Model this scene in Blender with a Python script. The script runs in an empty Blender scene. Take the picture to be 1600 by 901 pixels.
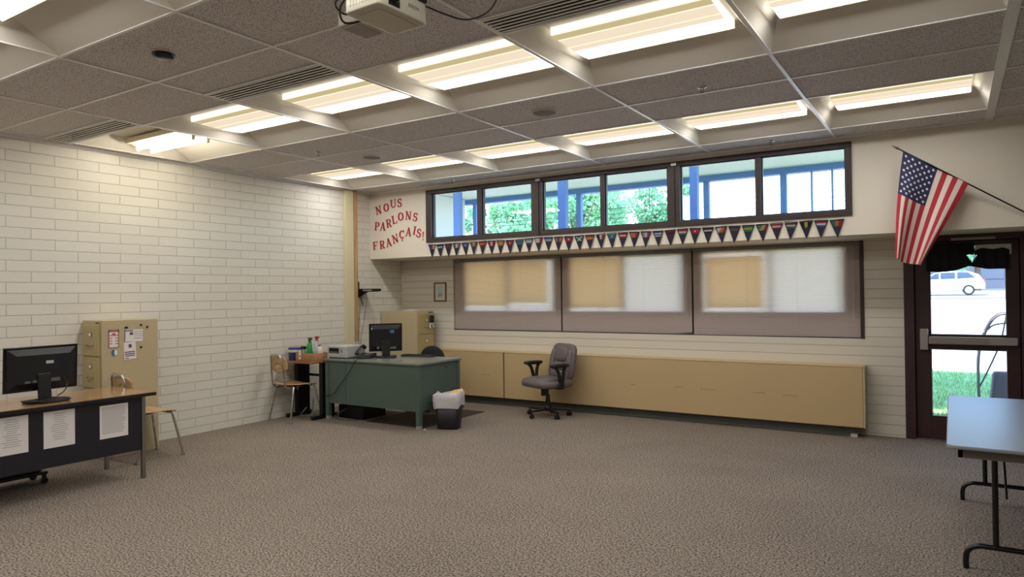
import bpy, math, random
from mathutils import Vector, Matrix
random.seed(7)
PI = math.pi
SC = bpy.context.scene
COL = SC.collection

# ------------------------------------------------------------------ camera
YAW, PITCH, ROLL, EYE = 0.56535, 0.00753, -0.0126, 1.518
F = Vector((-math.sin(YAW)*math.cos(PITCH), math.cos(YAW)*math.cos(PITCH), math.sin(PITCH)))
Rr = Vector((math.cos(YAW), math.sin(YAW), 0)); U = Rr.cross(F)
Rr, U = math.cos(ROLL)*Rr+math.sin(ROLL)*U, -math.sin(ROLL)*Rr+math.cos(ROLL)*U
cam = bpy.data.objects.new('camera', bpy.data.cameras.new('camera')); COL.objects.link(cam)
cam.matrix_world = Matrix(((Rr.x, U.x, -F.x, 0), (Rr.y, U.y, -F.y, 0), (Rr.z, U.z, -F.z, EYE), (0, 0, 0, 1)))
cam.data.sensor_width = 36; cam.data.lens = 36*1082.65/1600
cam.data.clip_start = 0.05; cam.data.clip_end = 500
SC.camera = cam

# ------------------------------------------------------------------ light and exposure
SC.view_settings.view_transform = 'Standard'; SC.view_settings.look = 'None'
SC.view_settings.exposure = 0.85; SC.view_settings.gamma = 1.0; SC.view_settings.use_curve_mapping = False
SKY, SUN, LAMP = 0.60, 5.0, 8.0
w = bpy.data.worlds.new('sky'); SC.world = w; w.use_nodes = True
nt = w.node_tree; nt.nodes.clear()
sky = nt.nodes.new('ShaderNodeTexSky'); sky.sky_type = 'NISHITA'; sky.sun_disc = False
sky.ozone_density = 5.0; sky.dust_density = .4; sky.sun_elevation = math.radians(52); sky.sun_rotation = math.radians(200)
bg = nt.nodes.new('ShaderNodeBackground'); bg.inputs[1].default_value = SKY
wo = nt.nodes.new('ShaderNodeOutputWorld')
nt.links.new(sky.outputs[0], bg.inputs[0]); nt.links.new(bg.outputs[0], wo.inputs[0])
sl = bpy.data.lights.new('sun', 'SUN'); sl.energy = SUN; sl.angle = 0.01; sl.color = (1, 0.95, 0.88)
so = bpy.data.objects.new('sun', sl); COL.objects.link(so)
so.rotation_euler = Vector((0.25, 0.62, -0.95)).to_track_quat('-Z', 'Y').to_euler(); so.location = (0, -10, 20)
try:
    SC.cycles.use_denoising = True; SC.cycles.max_bounces = 10; SC.cycles.diffuse_bounces = 6
    SC.cycles.transparent_max_bounces = 12; SC.cycles.sample_clamp_indirect = 6
    SC.cycles.use_light_tree = True; SC.cycles.caustics_reflective = False; SC.cycles.caustics_refractive = False
except Exception: pass

# ------------------------------------------------------------------ materials
def lin(c):
    return tuple((v/255/12.92 if v/255 <= .04045 else ((v/255+.055)/1.055)**2.4) for v in c)
MATS = {}
def mat(name, rgb, rough=.6, metal=0., var=0., vscale=8., bump=0., bscale=60., spec=None, sheen=0., emit=None):
    if name in MATS: return MATS[name]
    m = bpy.data.materials.new(name); m.use_nodes = True; MATS[name] = m
    t = m.node_tree; b = t.nodes['Principled BSDF']; L = t.links
    c = (*lin(rgb), 1)
    b.inputs['Base Color'].default_value = c; b.inputs['Roughness'].default_value = rough; b.inputs['Metallic'].default_value = metal
    if spec is not None: b.inputs['Specular IOR Level'].default_value = spec
    if sheen: b.inputs['Sheen Weight'].default_value = sheen
    m.diffuse_color = c
    tc = t.nodes.new('ShaderNodeTexCoord')
    if var:
        n = t.nodes.new('ShaderNodeTexNoise'); n.inputs['Scale'].default_value = vscale; n.inputs['Detail'].default_value = 5
        r = t.nodes.new('ShaderNodeMix'); r.data_type = 'RGBA'
        r.inputs[6].default_value = (*[v*(1-var) for v in c[:3]], 1); r.inputs[7].default_value = (*[min(1, v*(1+var)) for v in c[:3]], 1)
        L.new(tc.outputs['Object'], n.inputs['Vector']); L.new(n.outputs[0], r.inputs[0]); L.new(r.outputs[2], b.inputs['Base Color'])
    if bump:
        n = t.nodes.new('ShaderNodeTexNoise'); n.inputs['Scale'].default_value = bscale; n.inputs['Detail'].default_value = 3
        p = t.nodes.new('ShaderNodeBump'); p.inputs['Strength'].default_value = bump; p.inputs['Distance'].default_value = .01
        L.new(tc.outputs['Object'], n.inputs['Vector']); L.new(n.outputs[0], p.inputs['Height']); L.new(p.outputs[0], b.inputs['Normal'])
    if emit:
        b.inputs['Emission Color'].default_value = (*lin(emit[0]), 1); b.inputs['Emission Strength'].default_value = emit[1]
    return m

def brick_mat(name, rgb, mort, axis, u0, z0, joints=True):
    m = bpy.data.materials.new(name); m.use_nodes = True; t = m.node_tree; L = t.links; b = t.nodes['Principled BSDF']
    tc = t.nodes.new('ShaderNodeTexCoord'); sx = t.nodes.new('ShaderNodeSeparateXYZ'); L.new(tc.outputs['Object'], sx.inputs[0])
    au = t.nodes.new('ShaderNodeMath'); au.operation = 'ADD'; au.inputs[1].default_value = -u0; L.new(sx.outputs[axis], au.inputs[0])
    az = t.nodes.new('ShaderNodeMath'); az.operation = 'ADD'; az.inputs[1].default_value = -z0; L.new(sx.outputs[2], az.inputs[0])
    cb = t.nodes.new('ShaderNodeCombineXYZ'); L.new(au.outputs[0], cb.inputs[0]); L.new(az.outputs[0], cb.inputs[1])
    br = t.nodes.new('ShaderNodeTexBrick'); L.new(cb.outputs[0], br.inputs['Vector'])
    c = lin(rgb); br.inputs['Color1'].default_value = (*c, 1); br.inputs['Color2'].default_value = (*[v*.955 for v in c], 1)
    br.inputs['Mortar'].default_value = (*lin(mort), 1); br.inputs['Scale'].default_value = 1
    br.inputs['Mortar Size'].default_value = .005; br.inputs['Mortar Smooth'].default_value = .35
    br.inputs['Brick Width'].default_value = .406 if joints else 40.; br.inputs['Row Height'].default_value = .1
    n = t.nodes.new('ShaderNodeTexNoise'); n.inputs['Scale'].default_value = 25; n.inputs['Detail'].default_value = 6; L.new(tc.outputs['Object'], n.inputs['Vector'])
    iv = t.nodes.new('ShaderNodeMath'); iv.operation = 'MULTIPLY_ADD'; iv.inputs[1].default_value = -1; iv.inputs[2].default_value = 1; L.new(br.outputs['Fac'], iv.inputs[0])
    ad = t.nodes.new('ShaderNodeMath'); ad.operation = 'MULTIPLY_ADD'; ad.inputs[1].default_value = .22; L.new(n.outputs[0], ad.inputs[0]); L.new(iv.outputs[0], ad.inputs[2])
    p = t.nodes.new('ShaderNodeBump'); p.inputs['Strength'].default_value = .75; p.inputs['Distance'].default_value = .006
    L.new(ad.outputs[0], p.inputs['Height']); L.new(p.outputs[0], b.inputs['Normal']); L.new(br.outputs['Color'], b.inputs['Base Color'])
    b.inputs['Roughness'].default_value = .5; return m

def speckle_mat(name, base, dark, scale, thr, rough=.9, bump=.3, base2=None, s2=6):
    m = bpy.data.materials.new(name); m.use_nodes = True; t = m.node_tree; L = t.links; b = t.nodes['Principled BSDF']
    tc = t.nodes.new('ShaderNodeTexCoord'); n = t.nodes.new('ShaderNodeTexNoise'); n.inputs['Scale'].default_value = scale; n.inputs['Detail'].default_value = 2
    L.new(tc.outputs['Object'], n.inputs['Vector'])
    r = t.nodes.new('ShaderNodeValToRGB'); r.color_ramp.elements[0].position = thr[0]; r.color_ramp.elements[1].position = thr[1]
    r.color_ramp.elements[0].color = (*lin(dark), 1); r.color_ramp.elements[1].color = (*lin(base), 1)
    L.new(n.outputs[0], r.inputs[0]); out = r.outputs[0]
    if base2:
        n2 = t.nodes.new('ShaderNodeTexNoise'); n2.inputs['Scale'].default_value = s2; n2.inputs['Detail'].default_value = 6; n2.inputs['Roughness'].default_value = .65
        L.new(tc.outputs['Object'], n2.inputs['Vector'])
        r2 = t.nodes.new('ShaderNodeValToRGB'); r2.color_ramp.elements[0].position = .3; r2.color_ramp.elements[1].position = .7
        r2.color_ramp.elements[0].color = (*lin(base2), 1); r2.color_ramp.elements[1].color = (1, 1, 1, 1)
        x = t.nodes.new('ShaderNodeMix'); x.data_type = 'RGBA'; x.blend_type = 'MULTIPLY'; x.inputs[0].default_value = 1
        L.new(n2.outputs[0], r2.inputs[0]); L.new(out, x.inputs[6]); L.new(r2.outputs[0], x.inputs[7]); out = x.outputs[2]
    L.new(out, b.inputs['Base Color']); b.inputs['Roughness'].default_value = rough; b.inputs['Specular IOR Level'].default_value = .2
    p = t.nodes.new('ShaderNodeBump'); p.inputs['Strength'].default_value = bump; p.inputs['Distance'].default_value = .004
    L.new(n.outputs[0], p.inputs['Height']); L.new(p.outputs[0], b.inputs['Normal']); return m

def glass_mat(name, tint=(1, 1, 1), refl=.02):
    m = bpy.data.materials.new(name); m.use_nodes = True; t = m.node_tree; t.nodes.clear(); L = t.links
    a = t.nodes.new('ShaderNodeBsdfTransparent'); a.inputs[0].default_value = (*tint, 1)
    g = t.nodes.new('ShaderNodeBsdfGlossy'); g.inputs['Roughness'].default_value = .02
    f = t.nodes.new('ShaderNodeLayerWeight'); f.inputs[0].default_value = .25
    k = t.nodes.new('ShaderNodeMath'); k.operation = 'MULTIPLY_ADD'; k.inputs[1].default_value = .3; k.inputs[2].default_value = refl*.5
    x = t.nodes.new('ShaderNodeMixShader'); o = t.nodes.new('ShaderNodeOutputMaterial')
    L.new(f.outputs['Fresnel'], k.inputs[0]); L.new(k.outputs[0], x.inputs[0]); L.new(a.outputs[0], x.inputs[1]); L.new(g.outputs[0], x.inputs[2]); L.new(x.outputs[0], o.inputs[0])
    return m

def translucent_mat(name, rgb, trans, fac):
    m = bpy.data.materials.new(name); m.use_nodes = True; t = m.node_tree; t.nodes.clear(); L = t.links
    d = t.nodes.new('ShaderNodeBsdfDiffuse'); d.inputs[0].default_value = (*lin(rgb), 1)
    s = t.nodes.new('ShaderNodeBsdfTranslucent'); s.inputs[0].default_value = (*lin(trans), 1)
    x = t.nodes.new('ShaderNodeMixShader'); x.inputs[0].default_value = fac; o = t.nodes.new('ShaderNodeOutputMaterial')
    L.new(d.outputs[0], x.inputs[1]); L.new(s.outputs[0], x.inputs[2]); L.new(x.outputs[0], o.inputs[0]); return m

def emit_mat(name, rgb, s):
    m = bpy.data.materials.new(name); m.use_nodes = True; t = m.node_tree; t.nodes.clear()
    e = t.nodes.new('ShaderNodeEmission'); e.inputs[0].default_value = (*lin(rgb), 1); e.inputs[1].default_value = s
    o = t.nodes.new('ShaderNodeOutputMaterial'); t.links.new(e.outputs[0], o.inputs[0]); return m

def wood_mat(name, a, b2, axis='Y', scale=3., rough=.35):
    m = bpy.data.materials.new(name); m.use_nodes = True; t = m.node_tree; L = t.links; b = t.nodes['Principled BSDF']
    tc = t.nodes.new('ShaderNodeTexCoord'); mp = t.nodes.new('ShaderNodeMapping')
    s = {'X': (1, 12, 12), 'Y': (12, 1, 12), 'Z': (12, 12, 1)}[axis]; mp.inputs['Scale'].default_value = s
    n = t.nodes.new('ShaderNodeTexNoise'); n.inputs['Scale'].default_value = scale; n.inputs['Detail'].default_value = 6; n.inputs['Distortion'].default_value = .6
    r = t.nodes.new('ShaderNodeValToRGB'); r.color_ramp.elements[0].position = .35; r.color_ramp.elements[1].position = .65
    r.color_ramp.elements[0].color = (*lin(a), 1); r.color_ramp.elements[1].color = (*lin(b2), 1)
    L.new(tc.outputs['Object'], mp.inputs[0]); L.new(mp.outputs[0], n.inputs['Vector']); L.new(n.outputs[0], r.inputs[0]); L.new(r.outputs[0], b.inputs['Base Color'])
    b.inputs['Roughness'].default_value = rough; return m

M_BRICK_L = brick_mat('painted_brick_side', (224, 221, 212), (196, 191, 180), 1, 3.22, .076)
M_BRICK_F = brick_mat('painted_brick_front', (214, 208, 196), (190, 184, 172), 0, 0., .022, joints=False)
M_PLASTER = mat('cream_plaster', (222, 214, 200), .7, var=.03, vscale=3, bump=.05, bscale=120)
M_CEIL = speckle_mat('acoustic_tile', (224, 219, 218), (126, 120, 118), 130, (.36, .47), bump=.25)
M_GRID = mat('white_tbar_metal', (236, 234, 232), .3)
M_CARPET = speckle_mat('loop_carpet', (172, 159, 148), (62, 55, 48), 80, (.34, .62), bump=.6, base2=(228, 228, 228), s2=.7)
M_GLASS = glass_mat('window_glass')
M_DARKFR = mat('bronze_window_frame', (62, 53, 52), .45, .3)
M_MAROON = mat('maroon_door_paint', (58, 34, 38), .4, var=.1)
M_BLIND = translucent_mat('blind_slat_white', (224, 216, 214), (255, 226, 206), .56)
M_PAPERTAN = translucent_mat('tan_paper', (240, 218, 184), (255, 236, 206), .97)
M_HEATER = mat('beige_heater_enamel', (190, 166, 124), .5, var=.04, vscale=2)
M_CAB = mat('putty_cabinet_enamel', (186, 172, 138), .42, var=.02, vscale=3)
M_CABF = mat('olive_putty_drawer', (176, 160, 112), .42)
M_CHROME = mat('chrome', (200, 198, 194), .18, 1.)
M_STEEL = mat('brushed_steel', (150, 148, 145), .35, 1.)
M_BLACK = mat('black_plastic', (20, 20, 23), .4)
M_BLACKG = mat('black_gloss', (14, 14, 18), .15)
M_BLACKM = mat('black_metal', (26, 26, 29), .35, .3)
M_GREEN = mat('green_desk_enamel', (76, 94, 86), .38, var=.05, vscale=2)
M_GREENTOP = mat('green_linoleum_top', (124, 126, 122), .25, var=.04)
M_RUBBER = mat('pale_rubber', (150, 150, 135), .7)
M_WOODS = wood_mat('plywood_seat', (176, 138, 98), (204, 168, 126), 'Y', 2.5)
M_WOODT = wood_mat('oak_laminate', (138, 104, 70), (176, 138, 98), 'Y', 2.5, .14)
M_WOODSTRIP = wood_mat('pine_strip', (170, 134, 88), (196, 160, 112), 'Z', 2.5, .5)
M_CREAM = mat('cream_gloss_paint', (214, 206, 172), .5)
M_WHITE = mat('white_plastic', (214, 212, 204), .4)
M_PAPER = mat('white_paper', (228, 224, 222), .8)
M_INK = mat('grey_print', (150, 148, 150), .8)
M_RED = mat('red_letter_card', (176, 36, 44), .6)
M_GREYFAB = mat('grey_chair_leather', (104, 96, 96), .5, var=.1, vscale=30, bump=.15, bscale=90)
M_SLOTSHADE = mat('dark_slot', (8, 8, 8), .9)  # near-black paints the shade inside slots, gaps and vents

# ------------------------------------------------------------------ mesh helpers
class MB:
    def __init__(s): s.v = []; s.f = []; s.m = []; s.sm = []
    def add(s, vs, fs, m=0, smooth=False, T=None):
        o = len(s.v)
        s.v += [tuple(T @ Vector(p)) if T else tuple(p) for p in vs]
        for f in fs: s.f.append([i+o for i in f]); s.m.append(m); s.sm.append(smooth)
        return s
    def box(s, x0, x1, y0, y1, z0, z1, m=0, T=None):
        vs = [(x, y, z) for x in (x0, x1) for y in (y0, y1) for z in (z0, z1)]
        return s.add(vs, [(0, 1, 3, 2), (4, 6, 7, 5), (0, 4, 5, 1), (2, 3, 7, 6), (0, 2, 6, 4), (1, 5, 7, 3)], m, False, T)
    def cb(s, c, d, m=0, T=None):
        return s.box(c[0]-d[0]/2, c[0]+d[0]/2, c[1]-d[1]/2, c[1]+d[1]/2, c[2]-d[2]/2, c[2]+d[2]/2, m, T)
    def frustum(s, c, d0, d1, z0, z1, m=0, T=None):
        vs = [(c[0]+sx*d[0]/2, c[1]+sy*d[1]/2, z) for sx in (-1, 1) for sy in (-1, 1) for d, z in ((d0, z0), (d1, z1))]
        return s.add(vs, [(0, 1, 3, 2), (4, 6, 7, 5), (0, 4, 5, 1), (2, 3, 7, 6), (0, 2, 6, 4), (1, 5, 7, 3)], m, False, T)
    def tube(s, pts, r, n=10, m=0, closed=False, T=None, rs=None, flat=1.):
        P = [Vector(p) for p in pts]; N = len(P); vs = []; fs = []
        ref = None
        for i in range(N):
            a = P[i-1] if (i > 0 or closed) else P[i]; b = P[(i+1) % N] if (i < N-1 or closed) else P[i]
            t = (b-a).normalized()
            if ref is None:
                ref = Vector((0, 0, 1)) if abs(t.z) < .9 else Vector((1, 0, 0))
                ref = (ref-t*ref.dot(t)).normalized()
            else:
                ref = (ref-t*ref.dot(t)); ref = ref.normalized() if ref.length > 1e-6 else Vector((1, 0, 0))
            q = t.cross(ref); rr = rs[i] if rs else r
            for k in range(n):
                an = 2*PI*k/n; vs.append(P[i]+ref*math.cos(an)*rr*flat+q*math.sin(an)*rr)
        for i in range(N if closed else N-1):
            j = (i+1) % N
            for k in range(n): fs.append((i*n+k, i*n+(k+1) % n, j*n+(k+1) % n, j*n+k))
        s.add(vs, fs, m, True, T)
        if not closed:
            s.add(vs[:n], [tuple(range(n))[::-1]], m, False, T); s.add(vs[-n:], [tuple(range(n))], m, False, T)
        return s
    def lathe(s, prof, c=(0, 0, 0), n=24, m=0, T=None, sx=1., sy=1.):
        vs = [(c[0]+r*math.cos(2*PI*k/n)*sx, c[1]+r*math.sin(2*PI*k/n)*sy, c[2]+z) for r, z in prof for k in range(n)]
        fs = [(i*n+k, i*n+(k+1) % n, (i+1)*n+(k+1) % n, (i+1)*n+k) for i in range(len(prof)-1) for k in range(n)]
        s.add(vs, fs, m, True, T)
        if prof[0][0] > 1e-5: s.add(vs[:n], [tuple(range(n))[::-1]], m, False, T)
        if prof[-1][0] > 1e-5: s.add(vs[-n:], [tuple(range(n))], m, False, T)
        return s
    def prism(s, poly, vec, m=0, T=None, smooth=False):
        n = len(poly); a = [Vector(p) for p in poly]; b = [p+Vector(vec) for p in a]
        s.add(a+b, [tuple(range(n))[::-1], tuple(range(n, 2*n))], m, False, T)
        return s.add(a+b, [(i, (i+1) % n, n+(i+1) % n, n+i) for i in range(n)], m, smooth, T)
    def sup(s, c, d, e1=.4, e2=.4, n=20, m=0, T=None, R=None):
        def p(v, e): return math.copysign(abs(v)**e, v)
        vs = []; fs = []; h = n//2
        for i in range(h+1):
            ph = -PI/2+PI*i/h
            for k in range(n):
                th = 2*PI*k/n
                q = Vector((d[0]/2*p(math.cos(ph), e1)*p(math.cos(th), e2), d[1]/2*p(math.cos(ph), e1)*p(math.sin(th), e2), d[2]/2*p(math.sin(ph), e1)))
                if R: q = R @ q
                vs.append(q+Vector(c))
        for i in range(h):
            for k in range(n): fs.append((i*n+k, i*n+(k+1) % n, (i+1)*n+(k+1) % n, (i+1)*n+k))
        return s.add(vs, fs, m, True, T)
    def build(s, name, mats, parent=None, bevel=0., seg=2, **kw):
        me = bpy.data.meshes.new(name); me.from_pydata(s.v, [], s.f); me.update()
        for mm in (mats if isinstance(mats, (list, tuple)) else [mats]): me.materials.append(mm)
        for p, mi, sm in zip(me.polygons, s.m, s.sm): p.material_index = mi; p.use_smooth = sm
        o = bpy.data.objects.new(name, me); COL.objects.link(o)
        if parent: o.parent = parent
        if bevel:
            b = o.modifiers.new('bevel', 'BEVEL'); b.width = bevel; b.segments = seg; b.limit_method = 'ANGLE'; b.angle_limit = .7
        for k, v in kw.items(): o[k] = v
        return o
def thing(name, label, cat, loc=(0, 0, 0), rz=0., group=None):
    o = bpy.data.objects.new(name, None); COL.objects.link(o); o.empty_display_size = .1
    o.location = loc; o.rotation_euler = (0, 0, rz); o['label'] = label; o['category'] = cat
    if group: o['group'] = group
    return o
def tag(o, label, cat, group=None, kind=None):
    o['label'] = label; o['category'] = cat
    if group: o['group'] = group
    if kind: o['kind'] = kind
    return o
def copy_tree(o, parent=None):
    c = o.copy(); COL.objects.link(c)
    if parent: c.parent = parent
    for ch in [x for x in o.children]: copy_tree(ch, c)
    return c
def st(o, cat=None): o['kind'] = 'structure'; return o
def bez(p0, p1, p2, p3, n=12):
    p0, p1, p2, p3 = map(Vector, (p0, p1, p2, p3)); r = []
    for i in range(n+1):
        t = i/n; r.append(p0*(1-t)**3+p1*3*t*(1-t)**2+p2*3*t*t*(1-t)+p3*t**3)
    return r
def smooth_path(pts, k=6):
    P = [Vector(p) for p in pts]; out = []
    for i in range(len(P)-1):
        a = P[max(0, i-1)]; b = P[i]; c = P[i+1]; d = P[min(len(P)-1, i+2)]
        for j in range(k):
            t = j/k
            out.append(.5*((2*b)+(c-a)*t+(2*a-5*b+4*c-d)*t*t+(3*b-a-3*c+d)*t**3))
    out.append(P[-1]); return out
def RT(loc=(0, 0, 0), rz=0., rx=0., ry=0.):
    return Matrix.Translation(loc) @ Matrix.Rotation(rz, 4, 'Z') @ Matrix.Rotation(ry, 4, 'Y') @ Matrix.Rotation(rx, 4, 'X')
def text_mesh(body, size, name, m, parent, T, depth=.0006):
    c = bpy.data.curves.new(name, 'FONT'); c.body = body; c.size = size; c.extrude = depth; c.align_x = 'CENTER'; c.align_y = 'CENTER'
    o = bpy.data.objects.new(name, c); COL.objects.link(o); bpy.context.view_layer.update()
    me = bpy.data.meshes.new_from_object(o); bpy.data.objects.remove(o); me.materials.clear(); me.materials.append(m); me.transform(T)
    q = bpy.data.objects.new(name, me); COL.objects.link(q); q.parent = parent; return q

# ================================================================== ROOM SHELL
XL, YS, YW, ZC, ZS = -7.157, 7.428, 8.10, 3.0, 2.045
XR, YB = 4.3, -4.2
st(MB().box(XL-.2, XR+.2, YB-.2, YW+.2, -.1, 0).build('floor', M_CARPET))
st(MB().box(XL-.2, XL, YB-.2, YW+.2, 0, 3.3).build('wall_left', M_BRICK_L))
st(MB().box(XR, XR+.2, YB-.2, YW+.2, 0, 3.3).build('wall_right', M_PLASTER))
st(MB().box(XL, XR, YB-.2, YB, 0, 3.3).build('wall_back', M_PLASTER))
WX0, WX1, WZ0, WZ1 = -6.155, -.775, 1.0, 2.03
DX0, DX1, DZ1 = -.412, .60, 2.045
b = MB()
b.box(XL, WX0, YW, YW+.2, 0, 2.2); b.box(WX0, WX1, YW, YW+.2, 0, WZ0); b.box(WX0, WX1, YW, YW+.2, WZ1, 2.2)
b.box(WX1, DX0, YW, YW+.2, 0, 2.2); b.box(DX0, DX1, YW, YW+.2, DZ1, 2.2); b.box(DX1, XR, YW, YW+.2, 0, 2.2)
st(b.build('wall_front', M_BRICK_F))
# upper wall (soffit face) with the clerestory opening
CX0, CX1, CZ0, CZ1 = -6.09, -.80, 2.235, 2.95
b = MB()
b.box(XL, CX0, YS, YS+.14, ZS, 3.3); b.box(CX1, XR, YS, YS+.14, ZS, 3.3)
b.box(CX0, CX1, YS, YS+.14, ZS, CZ0); b.box(CX0, CX1, YS, YS+.14, CZ1, 3.3)
b.box(XL, XR, YS+.14, YW, ZS, 2.10); b.box(XL, XR, YS+.14, YW+.5, 2.20, 2.23)
st(b.build('wall_front_upper', M_PLASTER))

# ceiling: tiles between bars, coffered lights take the place of 4 ft cells
X0, Y0 = .28, 6.977
xs = [X0-1.2192*i for i in range(7)]
rowsA = [(5.758, 6.977), (3.319, 4.538), (.881, 2.100), (-1.557, -.338)]
ylines = [Y0-.6096*i for i in range(19)]
xl = [XL]+xs[::-1]+[X0+1.2192, X0+2*1.2192, X0+3*1.2192, XR]
yl = [YS]+ylines+[YB]
def in_light(xa, xb, ya, yb):
    xm, ym = (xa+xb)/2, (ya+yb)/2
    return XL+.15 < xm < X0 and xs[-1] < xm and any(a < ym < c for a, c in rowsA)
tiles = MB(); grid = MB()
ventcells = [(xs[6], xs[5]), (xs[4], xs[3]), (xs[2], xs[1])]
for i in range(len(xl)-1):
    for j in range(len(yl)-1):
        xa, xb, yb_, ya = xl[i], xl[i+1], yl[j], yl[j+1]
        if in_light(xa, xb, ya, yb_): continue
        if abs(yb_-3.319) < .02 and any(abs(xa-v[0]) < .05 for v in ventcells): yb_ = 3.055
        tiles.box(xa+.002, xb-.002, ya+.002, yb_-.002, 3.006, 3.022)
tiles.box(XL, XR, YB, YS, 3.28, 3.3)  # unseen slab above the tiles, added to block light
ceil = st(tiles.build('ceiling', M_CEIL))
W = .012
for x in xl[1:-1]: grid.box(x-W, x+W, YB, YS, 2.998, 3.0055)
grid.box(X0+.012, X0+.05, YB, YS, 2.997, 3.0055)
for y in yl[1:-1]:
    segs = []
    for i in range(len(xl)-1):
        xa, xb = xl[i], xl[i+1]
        if XL+.15 < (xa+xb)/2 < X0 and any(a+.1 < y < c-.1 for a, c in rowsA): continue
        grid.box(xa+W, xb-W, y-W*.8, y+W*.8, 2.9985, 3.0055)
grid.box(XL, XL+.03, YB, YS, 2.988, 3.0055); grid.box(XL+.03, XR, YS-.02, YS, 2.99, 3.0055)
grid.build('ceiling_grid', M_GRID, ceil)

# ---- coffered fluorescent fixtures
M_COFF = mat('white_coffer_enamel', (226, 220, 208), .6)
M_HOUS = mat('cream_lamp_housing', (206, 196, 168), .5)
M_LENS = emit_mat('lit_prismatic_lens', (255, 252, 246), LAMP*.82)
M_LENSB = emit_mat('lit_tube_line', (255, 252, 247), LAMP*1.3)
M_LENSS = emit_mat('lit_lens_dim_band', (214, 196, 150), LAMP*.060)
M_LENSE = emit_mat('lit_lens_bright_line', (255, 240, 205), LAMP*.085)
M_LENSM = emit_mat('lit_lens_soft_band', (248, 228, 200), LAMP*.068)
M_LENSX = emit_mat('lit_lens_side', (255, 244, 220), LAMP*.10)
def coffer_mesh():
    h = .125; a = .60; bx = .505; by = .325
    o = [(-a, -a, 0), (a, -a, 0), (a, a, 0), (-a, a, 0)]; t = [(-bx, -by, h), (bx, -by, h), (bx, by, h), (-bx, by, h)]
    m = MB(); m.add(o+t, [(0, 1, 5, 4), (1, 2, 6, 5), (2, 3, 7, 6), (3, 0, 4, 7), (4, 5, 6, 7)], 0)
    m.add([(x, y, z+.012) for x, y, z in o+t], [(0, 4, 5, 1), (1, 5, 6, 2), (2, 6, 7, 3), (3, 7, 4, 0), (4, 7, 6, 5)], 0)
    return m
def make_light():
    t = thing('ceiling_light', 'x', 'ceiling light')
    coffer_mesh().build('coffer', M_COFF, t)
    MB().box(-.485, .485, .256, .270, .072, .124).build('lamp_housing', M_HOUS, t, bevel=.003)
    m = MB()
    ys = [-.255, -.238, -.165, -.150, -.03, -.015, .06, .085, .225, .255]; zs = [.080, .078, .073, .072, .068, .068, .068, .069, .074, .080]; mi = [3, 2, 3, 4, 3, 4, 0, 1, 0]
    for sx in (-1, 1): m.add([(sx*.482, -.255, .078), (sx*.482, .255, .078), (sx*.482, .255, .124), (sx*.482, -.255, .124)], [(0, 1, 2, 3)], 5)
    m.add([(-.482, -.256, .078), (.482, -.256, .078), (.482, -.256, .124), (-.482, -.256, .124)], [(0, 1, 2, 3)], 5)
    for k in range(9):
        m.add([(-.481, ys[k], zs[k]), (.481, ys[k], zs[k]), (.481, ys[k+1], zs[k+1]), (-.481, ys[k+1], zs[k+1])], [(0, 3, 2, 1)], mi[k])
    m.build('diffuser_lens', [M_LENS, M_LENSB, M_LENSS, M_LENSE, M_LENSM, M_LENSX], t)
    return t
def make_bare_light():
    t = thing('ceiling_light', 'x', 'ceiling light')
    coffer_mesh().build('coffer', M_COFF, t)
    m = MB(); m.box(-.49, .49, -.17, .17, .055, .104, 0); m.prism([(-.49, -.12, .055), (-.49, -.07, .04), (-.49, .07, .04), (-.49, .12, .055)], (.98, 0, 0))
    m.build('lamp_housing', M_HOUS, t)
    for y in (-.06, .09):
        MB().tube([(-.455, y, .022), (.455, y, .022)], .019, 12).build('fluorescent_tube', emit_mat('lit_tube', (255, 246, 226), LAMP*2.6), t)
        for s in (-1, 1): MB().cb((s*.468, y, .022), (.02, .03, .07)).build('lamp_socket', M_WHITE, t, bevel=.003)
    return t
proto = None; rn = ['window wall', 'middle', 'rear', 'rearmost']
ordn = ['first', 'second', 'third', 'fourth', 'fifth', 'sixth']
for ri, (ya, yb_) in enumerate(rowsA):
    for ci in range(6):                       # ci 0 = beside the left brick wall
        xm = (xs[5-ci]+xs[6-ci])/2; ym = (ya+yb_)/2
        if ri == 3 and ci > 5: continue
        if ri == 1 and ci == 0: o = make_bare_light()
        elif proto is None: o = proto = make_light()
        else: o = copy_tree(proto)
        o.location = (xm, ym, 3.004); o['group'] = 'coffered fluorescent ceiling lights'
        if ri == 1 and ci == 0: o['label'] = 'coffered ceiling light with bare tubes, its lens missing, beside left brick wall'
        elif ri == 0: o['label'] = 'lit coffered ceiling light, %s from the brick wall in row nearest the windows' % ordn[ci]
        elif ri == 1: o['label'] = 'lit coffered ceiling light, %s from the brick wall in row below the slotted vents' % ordn[ci]
        elif ri == 2: o['label'] = 'coffered ceiling light nearer the viewer than the black smoke detector, %s from left wall' % ordn[ci]
        else: o['label'] = 'coffered ceiling light in the row behind the viewer, %s from left wall' % ordn[ci]
        o['category'] = 'ceiling light'

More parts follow.
